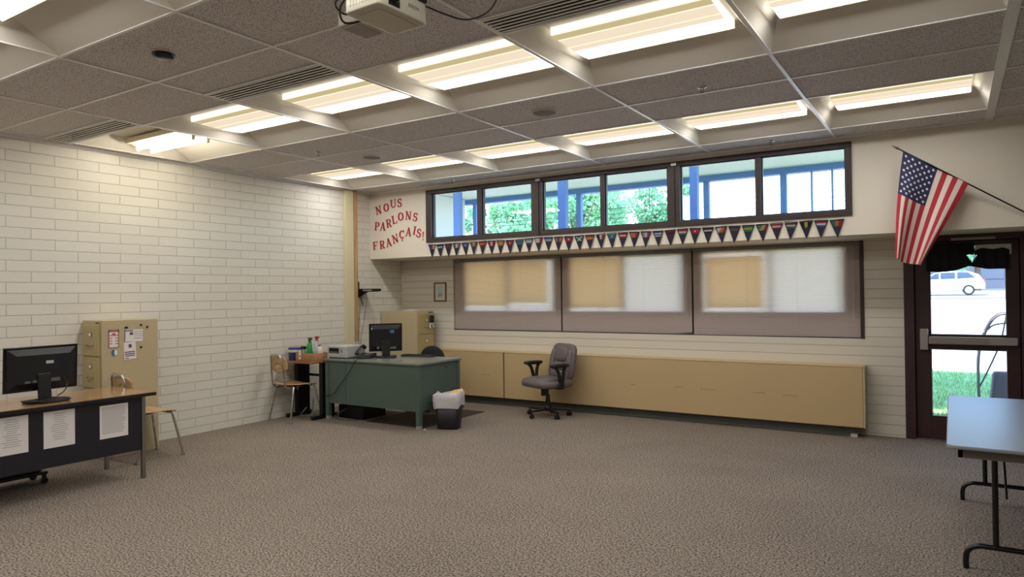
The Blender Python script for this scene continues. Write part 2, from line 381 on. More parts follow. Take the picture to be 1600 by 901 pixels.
# ---- slotted vents
def make_vent():
    t = thing('ceiling_vent', 'x', 'air vent')
    MB().box(-.595, .595, -.122, .122, .07, .08).box(-.6, .6, -.127, -.122, 0, .08).box(-.6, .6, .122, .127, 0, .08).build('vent_backing', M_SLOTSHADE, t)
    m = MB(); m.box(-.6, .6, -.128, -.112, -.004, .02); m.box(-.6, .6, .112, .128, -.004, .02); m.box(-.6, -.585, -.112, .112, -.004, .02); m.box(.585, .6, -.112, .112, -.004, .02)
    m.build('vent_frame', M_GRID, t)
    m = MB()
    for k in range(6): y = -.095+.038*k; m.box(-.585, .585, y-.0085, y+.0085, -.004, -.001)
    m.build('vent_slats', mat('vent_blades', (226, 222, 214), .4), t); return t
vp = make_vent()
vl = ['slotted ceiling vent beside the left brick wall', 'slotted ceiling vent between smoke detector and the lit coffers', 'slotted ceiling vent nearest the projector, right of its cable']
for k, (xa, xb) in enumerate(ventcells):
    o = vp if k == 0 else copy_tree(vp)
    o.location = ((xa+xb)/2, 3.188, 3.0); o['label'] = vl[k]; o['category'] = 'air vent'; o['group'] = 'slotted ceiling vents'

# ---- trims on the left wall
st(MB().box(XL, XL+.05, 6.900, 7.056, 0, 2.995).build('trim_1', M_CREAM, bevel=.006))
st(MB().box(XL, XL+.055, 7.060, 7.125, .90, 2.995).build('trim_2', M_WOODSTRIP, bevel=.004))

# ---- clerestory windows
cler = [(-6.09, -4.30, (-6.0, -5.235), (-5.165, -4.405)), (-4.30, -2.567, (-4.25, -3.468), (-3.412, -2.652)), (-2.567, -.80, (-2.503, -1.70), (-1.645, -.855))]
for n, (a, c, p1, p2) in enumerate(cler):
    r = st(thing('window_%d' % (n+1), 'x', 'x'))
    del r['label']; del r['category']
    m = MB(); y0, y1 = YS-.02, YS+.09; z0, z1 = 2.292, 2.900
    m.box(a, c, y0, y1, CZ0, z0); m.box(a, c, y0, y1, z1, CZ1)
    m.box(a, p1[0], y0, y1, z0, z1); m.box(p2[1], c, y0, y1, z0, z1); m.box(p1[1], p2[0], y0+.01, y1, z0, z1)
    m.box(c-.008, c+.008 if n < 2 else c, y0-.012, y0, CZ0, CZ1) if n < 2 else None
    m.build('window_frame', M_DARKFR, r, bevel=.004)
    for p in (p1, p2):
        m = MB(); e = .012
        m.box(p[0], p[1], YS+.02, YS+.045, z0, z0+e); m.box(p[0], p[1], YS+.02, YS+.045, z1-e, z1)
        m.box(p[0], p[0]+e, YS+.02, YS+.045, z0+e, z1-e); m.box(p[1]-e, p[1], YS+.02, YS+.045, z0+e, z1-e)
        m.build('sash', M_BLACKM, r)
        MB().box(p[0]+e, p[1]-e, YS+.03, YS+.036, z0+e, z1-e).build('window_pane', M_GLASS, r)
    MB().box(c-.03, c+.03, y0-.014, y0, 2.905, 2.935).build('latch', M_STEEL, r) if n < 2 else None

# ---- lower windows behind the blinds
low = [((-5.96, -5.245), (-5.225, -4.50)), ((-4.25, -3.495), (-3.475, -2.73)), ((-2.48, -1.722), (-1.70, -.98))]
lx = [-6.155, -4.377, -2.608, -.775]
for n in range(3):
    r = st(thing('window_%d' % (n+4), 'x', 'x')); del r['label']; del r['category']
    a, c = lx[n], lx[n+1]; p1, p2 = low[n]; y0, y1 = YW+.058, YW+.12; z0, z1 = 1.28, 1.965
    m = MB(); m.box(a, c, y0, y1, WZ0, z0); m.box(a, c, y0, y1, z1, WZ1); m.box(a, p1[0], y0, y1, z0, z1); m.box(p2[1], c, y0, y1, z0, z1); m.box(p1[1], p2[0], y0, y1, z0, z1)
    m.build('window_frame', M_DARKFR, r)
    for p in (p1, p2): MB().box(p[0], p[1], y0+.03, y0+.036, z0, z1).build('window_pane', M_GLASS, r)
st(MB().box(WX1-.035, WX1, YW-.012, YW+.10, WZ0, WZ1).build('trim_3', mat('dark_brown_trim', (52, 36, 34), .5), bevel=.004))
st(MB().box(WX0, WX1-.036, YW+.0, YW+.10, WZ0, WZ0+.008).build('trim_4', M_DARKFR))
tanl = [(-5.96, -5.26, 1.36, 1.965), (-5.215, -4.60, 1.40, 1.965), (-4.25, -3.50, 1.33, 1.965), (-2.44, -1.80, 1.33, 1.93)]
tn = ['tan paper sheet over leftmost pane behind the left blind', 'tan paper sheet over second pane behind the left blind', 'tan paper sheet over the left pane behind the middle blind', 'tan paper sheet over the left pane behind the right blind']
for k, (a, c, z0, z1) in enumerate(tanl):
    tag(MB().box(a, c, YW+.078, YW+.081, z0, z1-.01).build('paper_sheet', M_PAPERTAN), tn[k], 'paper', 'tan paper sheets on the window panes')
# blinds
bl = [(-6.148, -4.384, 1.012, 1.012), (-4.370, -2.615, 1.012, 1.006), (-2.600, -.812, .995, 1.008)]
bn = ['leftmost closed venetian blind, between framed picture and middle blind', 'middle closed venetian blind with a bent lower right corner', 'rightmost closed venetian blind, next to the dark brown trim']
for k, (a, c, za, zb) in enumerate(bl):
    t = thing('venetian_blind', bn[k], 'blind', ((a+c)/2, YW+.03, 0), 0, 'closed venetian blinds'); hw = (c-a)/2
    MB().box(-hw, hw, -.022, .018, 1.985, 2.022).build('head_rail', mat('rail_shade_grey', (120, 118, 118), .5), t, bevel=.003)  # soffit shadow put into this grey, the bottom rail shares it
    MB().add([(-hw, -.012, za-.008), (hw, -.012, zb-.008), (hw, .012, zb-.008), (-hw, .012, za-.008), (-hw, -.012, za+.008), (hw, -.012, zb+.008), (hw, .012, zb+.008), (-hw, .012, za+.008)],
             [(3, 2, 1, 0), (4, 5, 6, 7), (0, 1, 5, 4), (1, 2, 6, 5), (2, 3, 7, 6), (3, 0, 4, 7)]).build('bottom_rail', mat('rail_shade_grey', (120, 118, 118)), t)
    m = MB(); N = 48
    for i in range(N):
        f = i/(N-1); zz0 = za+.02+f*(1.975-za-.02); zz1 = zb+.02+f*(1.975-zb-.02); al = math.radians(60)+random.uniform(-.03, .03)
        dy, dz = math.cos(al)*.0125, math.sin(al)*.0125; bend = 0
        SEG = 8
        vs = []
        for sgi in range(SEG+1):
            u = sgi/SEG; x = -hw+.004+u*(2*hw-.008); z = zz0*(1-u)+zz1*u
            if k == 1 and i < 3 and u > .9: z += .012*(3-i)*(u-.9)*10*.4
            if k == 1 and i > 38 and .55 < u: z -= .004*math.sin((u-.55)*7)
            vs += [(x, -dy, z-dz), (x, -.0055, z), (x, dy, z+dz)]
        fs = []
        for sgi in range(SEG):
            o = sgi*3; fs += [(o, o+3, o+4, o+1), (o+1, o+4, o+5, o+2)]
        m.add(vs, fs, 0, True)
    m.build('slats', M_BLIND, t)
    for fx in (-.86, -.3, .3, .86): MB().tube([(hw*fx, -.016, 1.02), (hw*fx, -.016, 1.985)], .0012, 5).build('ladder_cord', M_PAPER, t)
    MB().tube([(hw*.93, -.024, 1.19), (hw*.93, -.024, 1.985)], .0022, 6).build('tilt_wand', M_WHITE, t)
# blind end gap dark strip is the window trim itself

# ---- door
d = st(thing('door_1', 'x', 'x')); del d['label']; del d['category']
LX0, LX1 = -.317, .545; dy0, dy1 = YW+.03, YW+.075; gz = [.24, .915, 1.055, 1.935]; gx0, gx1 = -.185, .443
m = MB(); m.box(DX0, LX0-.006, YW-.02, YW+.12, 0, DZ1); m.box(LX1+.006, DX1, YW-.02, YW+.12, 0, DZ1); m.box(LX0-.006, LX1+.006, YW-.02, YW+.12, 1.985, DZ1)
m.box(DX0+.02, LX0+.02, YW+.076, YW+.12, 0, 2.0); m.box(LX1-.02, DX1-.02, YW+.076, YW+.12, 0, 2.0); m.box(LX0-.02, LX1+.02, YW+.076, YW+.12, 1.965, 2.02)
m.build('door_frame', M_MAROON, d)
m = MB(); m.box(LX0, gx0, dy0, dy1, .015, 1.98); m.box(gx1, LX1, dy0, dy1, .015, 1.98)
m.box(gx0, gx1, dy0, dy1, .015, gz[0]); m.box(gx0, gx1, dy0, dy1, gz[1], gz[2]); m.box(gx0, gx1, dy0, dy1, gz[3], 1.98)
m.build('door_leaf', M_MAROON, d, bevel=.004)
for z0, z1 in ((gz[0], gz[1]), (gz[2], gz[3])):
    MB().box(gx0, gx1, dy0+.02, dy0+.026, z0, z1).build('door_pane', M_GLASS, d)
    m = MB(); e = .009
    m.box(gx0, gx1, dy0-.006, dy0+.004, z0, z0+e); m.box(gx0, gx1, dy0-.006, dy0+.004, z1-e, z1); m.box(gx0, gx0+e, dy0-.006, dy0+.004, z0, z1); m.box(gx1-e, gx1, dy0-.006, dy0+.004, z0, z1)
    m.build('glazing_bead', mat('grey_bead', (120, 104, 110), .4, .5), d)
MB().box(LX0-.004, LX1+.004, YW+.0, YW+.11, 0, .014).build('threshold', M_STEEL, d)
M_BAR = mat('satin_aluminium', (168, 160, 156), .4, .6)
pb = MB().box(-.20, .52, YW-.045, YW-.005, .965, 1.040).box(-.275, -.205, YW-.05, YW+.03, .905, 1.115).build('push_bar', M_BAR, d, bevel=.006)
MB().box(-.19, .30, YW-.052, YW-.045, .975, 1.03).build('bar_pad', mat('bar_pad_grey', (150, 142, 142), .4, .5), pb)
m = MB(); m.box(.0, .36, YW-.03, YW-.021, 1.985, 2.01)
m.build('door_closer_track', M_STEEL, d)
# valance of black cloth over the top pane, with a gap in the middle
def vy(x, z): return YW-.005+.008*math.sin(x*55)
poly = []
top = [(-.215, 1.955), (.47, 1.945)]
m = MB(); NX = 90
def botz(x):
    if x < .145: u = (x+.215)/.36; return 1.688-.012*math.sin(u*PI)+.045*u*u*u
    u = (x-.145)/.33; return 1.733-.035*min(1, u*2.2)
def topz(x):
    if x < .19: return 1.955
    u = (x-.19)/.28; return 1.872+.030*math.sin(u*PI)+.012*math.sin(u*9)
vs = []; fs = []; rows = 28
for i in range(NX+1):
    x = -.215+.685*i/NX
    for j in range(rows+1):
        f = j/rows; z = botz(x)*(1-f)+topz(x)*f; vs.append((x, YW-.006+.006*math.sin(x*70+f), z))
hole = lambda x, z: abs(x-.172) < .045*(z-1.765)/.075 and 1.765 < z < 1.842
for i in range(NX):
    for j in range(rows):
        a = i*(rows+1)+j; c = [vs[q] for q in (a, a+rows+1, a+rows+2, a+1)]
        cx = sum(p[0] for p in c)/4; cz = sum(p[2] for p in c)/4
        if hole(cx, cz): continue
        fs.append((a, a+rows+1, a+rows+2, a+1))
m.add(vs, fs, 0, True)
o = m.build('window_valance', mat('black_cloth', (16, 16, 22), .95))
q = o.modifiers.new('thick', 'SOLIDIFY'); q.thickness = .003
tag(o, 'black scalloped cloth valance hanging over the glass at top of exterior door', 'valance')
m = MB(); m.box(.195, .485, YW+.004, YW+.006, 1.835, 1.935)
tag(m.build('paper_sheet', mat('pale_grey_paper', (196, 202, 196), .8)), 'pale grey sheet taped behind the black valance, top right of door', 'paper')  # plain pale grey paper
for k, x in enumerate((-.20, .065)):
    tag(MB().lathe([(.0, 0), (.017, .0), (.014, .008), (.006, .012), (.005, .022), (0, .023)], n=16, T=RT((x, YW+.03, 1.905), rx=PI/2)).build('suction_hook', glass_mat('clear_rubber', (.75, .75, .75), .4)), ['round suction hook at the upper left corner of exterior door', 'round suction hook above the middle of the black valance'][k], 'hook', 'suction hooks on the door top')

# ================================================================== HEATER
HY = 7.85
t = thing('baseboard_heater', 'long low beige metal heater cover running under the blinds', 'heater')
for a, c in ((-6.42, -5.142), (-5.122, -.775)):
    MB().box(a, c, HY, YW-.002, .108, .722).build('cover_panel', M_HEATER, t, bevel=.006)
MB().box(-6.42, -.765, HY-.004, YW, .722, .732).build('cover_top', mat('heater_top_lip', (196, 174, 130), .45), t, bevel=.003)
MB().box(-.775, -.757, HY+.004, YW-.002, .105, .722).build('end_panel', M_CAB, t, bevel=.003)
MB().box(-5.142, -5.122, HY+.03, YW-.01, .11, .72).build('panel_gap', M_SLOTSHADE, t)
MB().box(-6.42, -.86, HY+.11, HY+.135, .0, .108).build('kick_plate', mat('grey_kick_plate', (92, 96, 88), .6), t)
MB().box(-.90, -.84, HY+.05, HY+.108, 0, .03).build('heater_foot', M_WHITE, t)
m = MB()
for px, pz, l in ((-4.72, .42, .05), (-3.3, .40, .06), (-2.75, .405, .10), (-2.45, .40, .18), (-1.85, .40, .12), (-1.55, .39, .16), (-5.5, .41, .14)):
    m.box(px, px+l, HY-.0008, HY, pz, pz+.004)
m.build('scuff_marks', mat('scuff_brown', (120, 92, 56), .7), t)

# ================================================================== LETTERS
def stroke(m, pts, ws, T, d=.006):
    P = [Vector((p[0], p[1])) for p in pts]; n = len(P); Lf = []; Rt = []
    for i in range(n):
        a = P[max(0, i-1)]; c = P[min(n-1, i+1)]; tt = (c-a).normalized(); nn = Vector((-tt.y, tt.x)); wv = ws[i] if isinstance(ws, (list, tuple)) else ws
        Lf.append(P[i]+nn*wv/2); Rt.append(P[i]-nn*wv/2)
    for i in range(n-1):
        q = [Lf[i], Rt[i], Rt[i+1], Lf[i+1]]
        m.prism([(v.x, 0, v.y) for v in q], (0, -d, 0), 0, T)
def arc(cx, cy, rx, ry, a0, a1, n=14): return [(cx+rx*math.cos(math.radians(a0+(a1-a0)*i/n)), cy+ry*math.sin(math.radians(a0+(a1-a0)*i/n))) for i in range(n+1)]
TK, TN, SF = .19, .09, .07
def serif(m, x, y, w, T): stroke(m, [(x-w/2, y), (x+w/2, y)], SF, T)
def glyph(m, ch, T):
    if ch == 'N':
        stroke(m, [(-.3, -.5), (-.3, .5)], TN, T); stroke(m, [(.3, -.5), (.3, .5)], TN, T); stroke(m, [(-.33, .5), (.3, -.5)], TK, T)
        serif(m, -.3, -.47, .3, T); serif(m, -.36, .47, .25, T); serif(m, .3, .47, .3, T)
    elif ch in 'OÇC':
        if ch == 'O':
            p = arc(0, 0, .34, .44, 0, 360, 28); ws = [.10+.11*abs(math.cos(2*PI*i/28)) for i in range(29)]; stroke(m, p, ws, T)
        else:
            p = arc(0, 0, .33, .44, 45, 315, 22); ws = [.09+.11*abs(math.cos(math.radians(45+270*i/22))) for i in range(23)]; stroke(m, p, ws, T)
            stroke(m, [(.27, .48), (.27, .2)], .07, T)
            stroke(m, [(0, -.46), (.04, -.58), (.12, -.66), (.06, -.78), (-.08, -.76)], [.08, .09, .11, .09, .06], T)
    elif ch == 'U':
        stroke(m, [(-.3, .5), (-.3, -.12)]+arc(0, -.15, .3, .29, 180, 360, 12)+[(.3, -.1), (.3, .5)], [TK, TK]+[.17-.007*i for i in range(13)]+[TN, TN], T)
        serif(m, -.3, .47, .34, T); serif(m, .3, .47, .28, T)
    elif ch == 'S':
        p = arc(0, .22, .23, .23, 20, 250, 12)+arc(0, -.23, .26, .24, 80, -160, 14)
        ws = [.08+.09*math.sin(PI*i/(len(p)-1)) for i in range(len(p))]; stroke(m, p, ws, T)
        stroke(m, [(.23, .47), (.23, .22)], .06, T); stroke(m, [(-.25, -.48), (-.25, -.2)], .06, T)
    elif ch in 'PR':
        stroke(m, [(-.2, -.5), (-.2, .5)], TK, T); serif(m, -.2, -.47, .36, T); serif(m, -.25, .47, .2, T)
        stroke(m, [(-.2, .46), (.05, .46)]+arc(.05, .22, .22, .24, 90, -90, 12)+[(-.2, -.02)], [.08, .08]+[.08+.1*math.sin(PI*i/12) for i in range(13)]+[.08], T)
        if ch == 'R': stroke(m, [(.02, 0), (.32, -.5)], TK*.9, T); serif(m, .34, -.47, .2, T)
    elif ch == 'A':
        stroke(m, [(-.32, -.5), (.0, .52)], TN, T); stroke(m, [(-.02, .52), (.3, -.5)], TK, T); stroke(m, [(-.2, -.16), (.2, -.16)], .08, T)
        serif(m, -.34, -.47, .26, T); serif(m, .32, -.47, .3, T)
    elif ch == 'L':
        stroke(m, [(-.2, -.5), (-.2, .5)], TK, T); serif(m, -.2, .47, .36, T); stroke(m, [(-.35, -.46), (.32, -.46)], .08, T); stroke(m, [(.31, -.5), (.33, -.22)], .07, T)
    elif ch == 'F':
        stroke(m, [(-.2, -.5), (-.2, .5)], TK, T); serif(m, -.2, -.47, .36, T); stroke(m, [(-.35, .46), (.32, .46)], .08, T); stroke(m, [(.31, .5), (.33, .22)], .07, T)
        stroke(m, [(-.2, .02), (.14, .02)], .08, T); stroke(m, [(.13, .14), (.13, -.1)], .06, T)
    elif ch == 'I':
        stroke(m, [(0, -.5), (0, .5)], TK, T); serif(m, 0, -.47, .36, T); serif(m, 0, .47, .36, T)
    elif ch == '!':
        stroke(m, [(0, .5), (0, -.22)], [.17, .07], T); stroke(m, [(0, -.36), (0, -.5)], .14, T)
LET = {'NOUS': [('N', -6.979, 2.748, 12), ('O', -6.83, 2.775, 2), ('U', -6.695, 2.821, 2), ('S', -6.577, 2.823, -3)],
       'PARLONS': [('P', -7.01, 2.519, -6), ('A', -6.899, 2.507, -4), ('R', -6.787, 2.546, 10), ('L', -6.677, 2.592, 12), ('O', -6.557, 2.626, 0), ('N', -6.416, 2.631, -5), ('S', -6.291, 2.602, -12)],
       'FRANCAIS': [('F', -7.049, 2.238, 6), ('R', -6.917, 2.247, 6), ('A', -6.79, 2.271, 12), ('N', -6.665, 2.32, 14), ('Ç', -6.538, 2.374, -2), ('A', -6.417, 2.402, -6), ('I', -6.307, 2.415, -14), ('S', -6.23, 2.376, -14), ('!', -6.155, 2.331, -4)]}
od = ['first', 'second', 'third', 'fourth', 'fifth', 'sixth', 'seventh', 'eighth', 'ninth']
for wd, ls in LET.items():
    for k, (ch, x, z, rot) in enumerate(ls):
        m = MB(); T = Matrix.Translation((x, YS-.0005, z)) @ Matrix.Rotation(math.radians(-rot), 4, 'Y') @ Matrix.Scale(.118, 4) @ Matrix.Scale(1/.118, 4, (0, 1, 0))
        glyph(m, ch, T); o = m.build('wall_letter', M_RED)
        wn = 'FRANÇAIS' if wd == 'FRANCAIS' else wd
        if ch == '!': lb = 'red exclamation mark on the wall after the word FRANÇAIS'
        else: lb = 'red cut-out letter %s on the wall, %s letter of the word %s' % (ch, od[k], wn)
        tag(o, lb, 'letter', 'red cut-out letters on the wall')

# ================================================================== BUNTING
pal = {'n': (26, 28, 46), 'r': (172, 44, 60), 'w': (216, 208, 212), 'o': (206, 128, 60), 'y': (200, 180, 80), 'g': (60, 128, 92), 't': (70, 140, 150), 'b': (74, 90, 150), 'p': (110, 70, 110), 'k': (30, 28, 30), 'm': (110, 40, 56), 'c': (140, 150, 160)}
keys = list(pal); PM = [mat('pennant_'+k, pal[k], .8) for k in keys]
flags = ['v:brw', 'h:kwb', 'h:mpm', 'v:gwo', 'h:bbb*', 'v:gyr', 'h:ror', 'v:rwr', 'v:oyo', 'h:rrr*', 'h:tbt', 'h:cwc', 'v:wwr', 'h:bwb', 'v:obo', 'h:rrr*', 'x:gw', 'h:royr', 'v:nwr', 'h:tbt*', 'h:rwr', 'v:oor', 'v:cwr', 'h:bwbw', 'h:mkm', 'h:rwg', 'h:rrr*', 'h:kwk', 'd:wor', 'h:mgm', 'h:gyg', 'd:gyr', 'h:rwr*', 'h:mwg', 'v:kyk', 'h:rwb', 'v:gor']
t = thing('bunting', 'string of dark triangular pennants printed with national flags, hung under high windows', 'bunting', (0, YS-.012, 0))
n = len(flags)
MB().tube([(-6.08+(5.235)*i/40, 0, 2.215-.006*math.sin(i*1.3)-.01*abs(math.sin(i*.4))) for i in range(41)], .0018, 6).build('string', M_WHITE, t)
for k, fl in enumerate(flags):
    x = -5.992+k*.1404; zt = 2.208-.004*math.sin(k*.9); w2 = .067; h = .188; a = random.uniform(-.05, .05)
    T = Matrix.Translation((x, 0, zt)) @ Matrix.Rotation(a, 4, 'Y') @ Matrix.Rotation(random.uniform(-.03, .05), 4, 'X')
    m = MB(); m.prism([(-w2, 0, 0), (0, 0, -h), (w2, 0, 0)], (0, -.0012, 0), 0, T)
    kind, cs = fl.split(':'); star = cs.endswith('*'); cs = cs.rstrip('*'); zt2, zb2 = -.016, -.068
    def hw(z): return w2*(1+z/h)*.80
    y = -.0016
    def cell(x0a, x0b, x1a, x1b, z0, z1, c): m.add([(x0a, y, z0), (x0b, y, z0), (x1b, y, z1), (x1a, y, z1)], [(0, 1, 2, 3), (3, 2, 1, 0)], keys.index(c), False, T)
    N = len(cs)
    if kind == 'h':
        for q, c in enumerate(cs):
            z0 = zt2+(zb2-zt2)*q/N; z1 = zt2+(zb2-zt2)*(q+1)/N; cell(-hw(z0), hw(z0), -hw(z1), hw(z1), z0, z1, c)
    elif kind == 'v':
        for q, c in enumerate(cs):
            f0, f1 = -1+2*q/N, -1+2*(q+1)/N; cell(hw(zt2)*f0, hw(zt2)*f1, hw(zb2)*f0, hw(zb2)*f1, zt2, zb2, c)
    elif kind == 'd':
        cell(-hw(zt2), hw(zt2)*.1, -hw(zb2), -hw(zb2)*.9, zt2, zb2, cs[0]); cell(hw(zt2)*.1, hw(zt2)*.7, -hw(zb2)*.9, hw(zb2)*.2, zt2, zb2, cs[1]); cell(hw(zt2)*.7, hw(zt2), hw(zb2)*.2, hw(zb2), zt2, zb2, cs[2])
    else:
        cell(-hw(zt2), hw(zt2), -hw(zb2), hw(zb2), zt2, zb2, cs[0]); y = -.002
        cell(-hw(zt2), -hw(zt2)*.6, hw(zb2)*.6, hw(zb2), zt2, zb2, cs[1]); cell(hw(zt2)*.6, hw(zt2), -hw(zb2), -hw(zb2)*.6, zt2, zb2, cs[1])
    if star:
        y = -.0022; cell(-.009, .009, -.009, .009, -.033, -.051, 'w')
    m.build('pennant', PM, t)

# ================================================================== US FLAG
B0 = Vector((.70, YS-.004, 2.055)); TIP = Vector((-.384, 7.20, 2.786))
t = thing('wall_flag', 'red, white and blue flag with stars and stripes hanging from a slanted black pole', 'flag', B0)
dirp = (TIP-B0)
MB().tube([(0, 0, 0), dirp], .0065, 10).build('flag_pole', M_BLACKM, t)
un = dirp.normalized(); MB().tube([dirp, dirp+un*.015, dirp+un*.03, dirp+un*.075], .01, 10, rs=[.009, .012, .010, .001]).build('finial', mat('old_brass', (112, 96, 60), .4, .8), t)
MB().lathe([(.03, 0), (.03, .008), (.014, .012), (.012, .03)], n=16, T=RT((0, 0, 0), rx=PI/2)).build('pole_bracket', M_BLACKM, t)
A = TIP-B0+Vector((.022, .002, -.020)); Bp = dirp*(1-.62)+Vector((.055, .0, -.015))*0
def onpole(f): return dirp*f
A = onpole(.972); Bp = onpole(.518)
Cc = Vector((-.215, 7.20, 1.727))-B0; Dd = Vector((-.440, 7.14, 1.805))-B0
def fp(u, v):
    top = A.lerp(Bp, u); bot = Dd.lerp(Cc, u)
    p = top.lerp(bot, v)
    am = .010+.042*v; ph = u*2*PI*1.35+.5*v
    p = p+Vector((.016*math.sin(ph*1.0+1.1)*v, -am*math.sin(ph), 0.012*math.sin(u*PI)*v-.03*math.sin(u*PI)*v*v))
    p.x += -.030*math.sin(v*PI)*(1-u)*.6
    return p
NU, NV = 52, 40; vs = []; fs = []; ms = []
for i in range(NU+1):
    for j in range(NV+1): vs.append(fp(i/NU, j/NV))
m = MB()
for i in range(NU):
    for j in range(NV):
        a = i*(NV+1)+j; s_ = i//4; cant = (i < 28 and j < 16)
        mi = 2 if cant else (0 if s_ % 2 == 0 else 1)
        fs.append(((a, a+NV+1, a+NV+2, a+1), mi))
base = len(m.v); m.v += [tuple(v) for v in vs]
for f, mi in fs: m.f.append(list(f)); m.m.append(mi); m.sm.append(True)
def frame(u, v):
    e = .01; p = fp(u, v); du = (fp(u+e, v)-p)/e; dv = (fp(u, v+e)-p)/e; nn = du.cross(dv).normalized(); return p, du, dv, nn
for r_ in range(9):
    cnt = 6 if r_ % 2 == 0 else 5
    for c_ in range(cnt):
        u = (7/13)*(r_+1)/10; v = .4*((2*c_+1 if cnt == 6 else 2*c_+2))/12
        for sgn in (1, -1):
            p, du, dv, nn = frame(u, v); pts = []
            for q in range(10):
                rr = .0155 if q % 2 == 0 else .0065; an = 2*PI*q/10
                pts.append(p+nn*sgn*.0015+du.normalized()*rr*math.cos(an)+dv.normalized()*rr*math.sin(an))
            m.add([p+nn*sgn*.0015]+pts, [(0, 1+q, 1+(q+1) % 10) for q in range(10)], 3)
m.build('flag_cloth', [mat('flag_red', (176, 34, 52), .75), mat('flag_white', (218, 206, 194), .75), mat('flag_blue', (36, 40, 78), .75), mat('flag_star', (226, 224, 226), .75)], t)

# ================================================================== PICTURE
t = thing('framed_picture', 'small brown-framed picture with a blue sketch on brick wall left of blinds', 'picture', (-6.394, YW, 1.557))
m = MB()
m.box(-.114, .114, -.016, 0, .123, .143); m.box(-.114, .114, -.016, 0, -.143, -.123); m.box(-.114, -.094, -.016, 0, -.123, .123); m.box(.094, .114, -.016, 0, -.123, .123)
m.build('frame', wood_mat('brown_frame', (84, 54, 32), (120, 84, 50), 'Z', 4, .4), t, bevel=.003)
m = MB(); m.box(-.094, .094, -.006, -.002, -.123, .123, 0); m.box(-.05, .05, -.0068, -.006, -.085, .085, 1)
m.build('print', [mat('aged_mat_board', (214, 208, 190), .8), mat('pale_blue_print', (178, 194, 200), .8)], t)
m = MB()
m.tube(smooth_path([(-.03, -.0072, -.07), (-.022, -.0072, -.03), (0, -.0072, -.02), (.02, -.0072, -.035), (.035, -.0072, -.055)]), .003, 5)
m.tube(smooth_path([(-.012, -.0072, -.07), (-.005, -.0072, -.045), (.012, -.0072, -.04)]), .0025, 5)
m.build('sketch', mat('blue_ink', (70, 104, 140), .8), t)

# ================================================================== FILING CABINETS
def cabinet(name, label, loc, rz, wd, dp, ht):
    # local: drawers face -y, front plane at y=0
    t = thing(name, label, 'filing cabinet', loc, rz)
    m = MB(); m.box(-wd/2, wd/2, .004, dp, .0, ht)
    m.build('body', M_CAB, t, bevel=.006)
    dh = (ht-.09)/4
    for k in range(4):
        z0 = .05+k*dh+.006; z1 = .05+(k+1)*dh-.006
        d_ = MB().box(-wd/2+.022, wd/2-.022, -.014, .004, z0, z1).build('drawer', M_CABF, t, bevel=.005)
        zc = z0+(z1-z0)*.70; zh = z0+(z1-z0)*.33
        MB().box(-.028, .028, -.019, -.014, zc-.022, zc+.022).build('label_holder', M_STEEL, d_, bevel=.002)
        MB().box(-.02, .02, -.0205, -.019, zc-.014, zc+.014).build('label_card', M_PAPER, d_)
        hd = smooth_path([(-.05, -.014, zh+.006), (-.045, -.034, zh), (0, -.04, zh-.004), (.045, -.034, zh), (.05, -.014, zh+.006)], 4)
        MB().tube(hd, .006, 8, flat=.7).build('handle', M_STEEL, d_)
    MB().lathe([(0, 0), (.009, 0), (.009, .006), (0, .006)], n=12, T=RT((wd/2-.04, -.001, ht-.022), rx=PI/2)).build('lock', M_STEEL, t)
    MB().box(wd/2-.10, wd/2-.05, -.001, .0045, ht-.030, ht-.018).build('badge', M_BLACK, t)
    return t
cabinet('filing_cabinet', 'putty filing cabinet by left brick wall with papers and magnets on its side', (-6.975, 3.455, 0), 0, .345, .555, 1.312)
cabinet('filing_cabinet', 'tall putty filing cabinet in far corner behind the green steel desk', (-6.45, 7.815, 0), PI/2, .38, .69, 1.285)
XC = -6.8025+.0035
def onside(y0, y1, z0, z1, name, mats, label, cat, extra=None, group=None, tilt=0):
    t = thing(name, label, cat, (XC, (y0+y1)/2, (z0+z1)/2), 0, group); t.rotation_euler = (tilt, 0, 0)
    w_, h_ = (y1-y0)/2, (z1-z0)/2
    MB().box(0, .0012, -w_, w_, -h_, h_).build('sheet', mats, t)
    m = MB()
    for (a, c, z_a, z_b) in extra[0]: m.box(.0012, .0018, a*w_, c*w_, z_a*h_, z_b*h_)
    m.build('printed_bands', extra[1], t)
    return t
M_PINKP = mat('pink_print', (178, 104, 104), .8); M_PURP = mat('purple_print', (104, 74, 110), .8)
onside(3.518, 3.618, 1.048, 1.222, 'flyer', M_PAPER, 'pink and white flyer on cabinet side, left of two papers', 'flyer', ([(-1, 1, .72, 1), (-1, -.82, -1, 1), (.82, 1, -1, 1), (-.8, -.3, .3, .4), (-.8, -.3, 0, .1), (-.8, -.3, -.3, -.2), (-.8, -.3, -.6, -.5), (.3, .8, .3, .4), (.3, .8, 0, .1), (.3, .8, -.3, -.2), (.3, .8, -.6, -.5), (-.35, .35, .3, .6), (-1, 1, -1, -.93)], M_PINKP))
onside(3.672, 3.852, 1.096, 1.214, 'flyer', M_PAPER, 'wide purple and white flyer under black magnet on cabinet side', 'flyer', ([(-1, -.1, .72, .9), (-.05, 1, .6, .66), (0, 1, .25, .32), (0, 1, -.1, -.04), (0, .9, -.5, -.42), (-.45, -.1, .1, .55), (-1, -.93, -1, 1)], M_PURP), tilt=-.03)
onside(3.665, 3.782, .925, 1.092, 'flyer', M_PAPER, 'purple and white printed notice hanging below the wide flyer', 'flyer', ([(-.9, .8, -.20, -.08), (-.9, .8, -.42, -.30), (-.85, .75, -.64, -.52), (-.85, -.3, -.9, -.8), (-.2, .3, .35, .75)], M_PURP), tilt=.05)
t = thing('magnet', 'blue and white leaf-shaped magnet on side of cabinet', 'magnet', (XC, 3.585, 1.0))
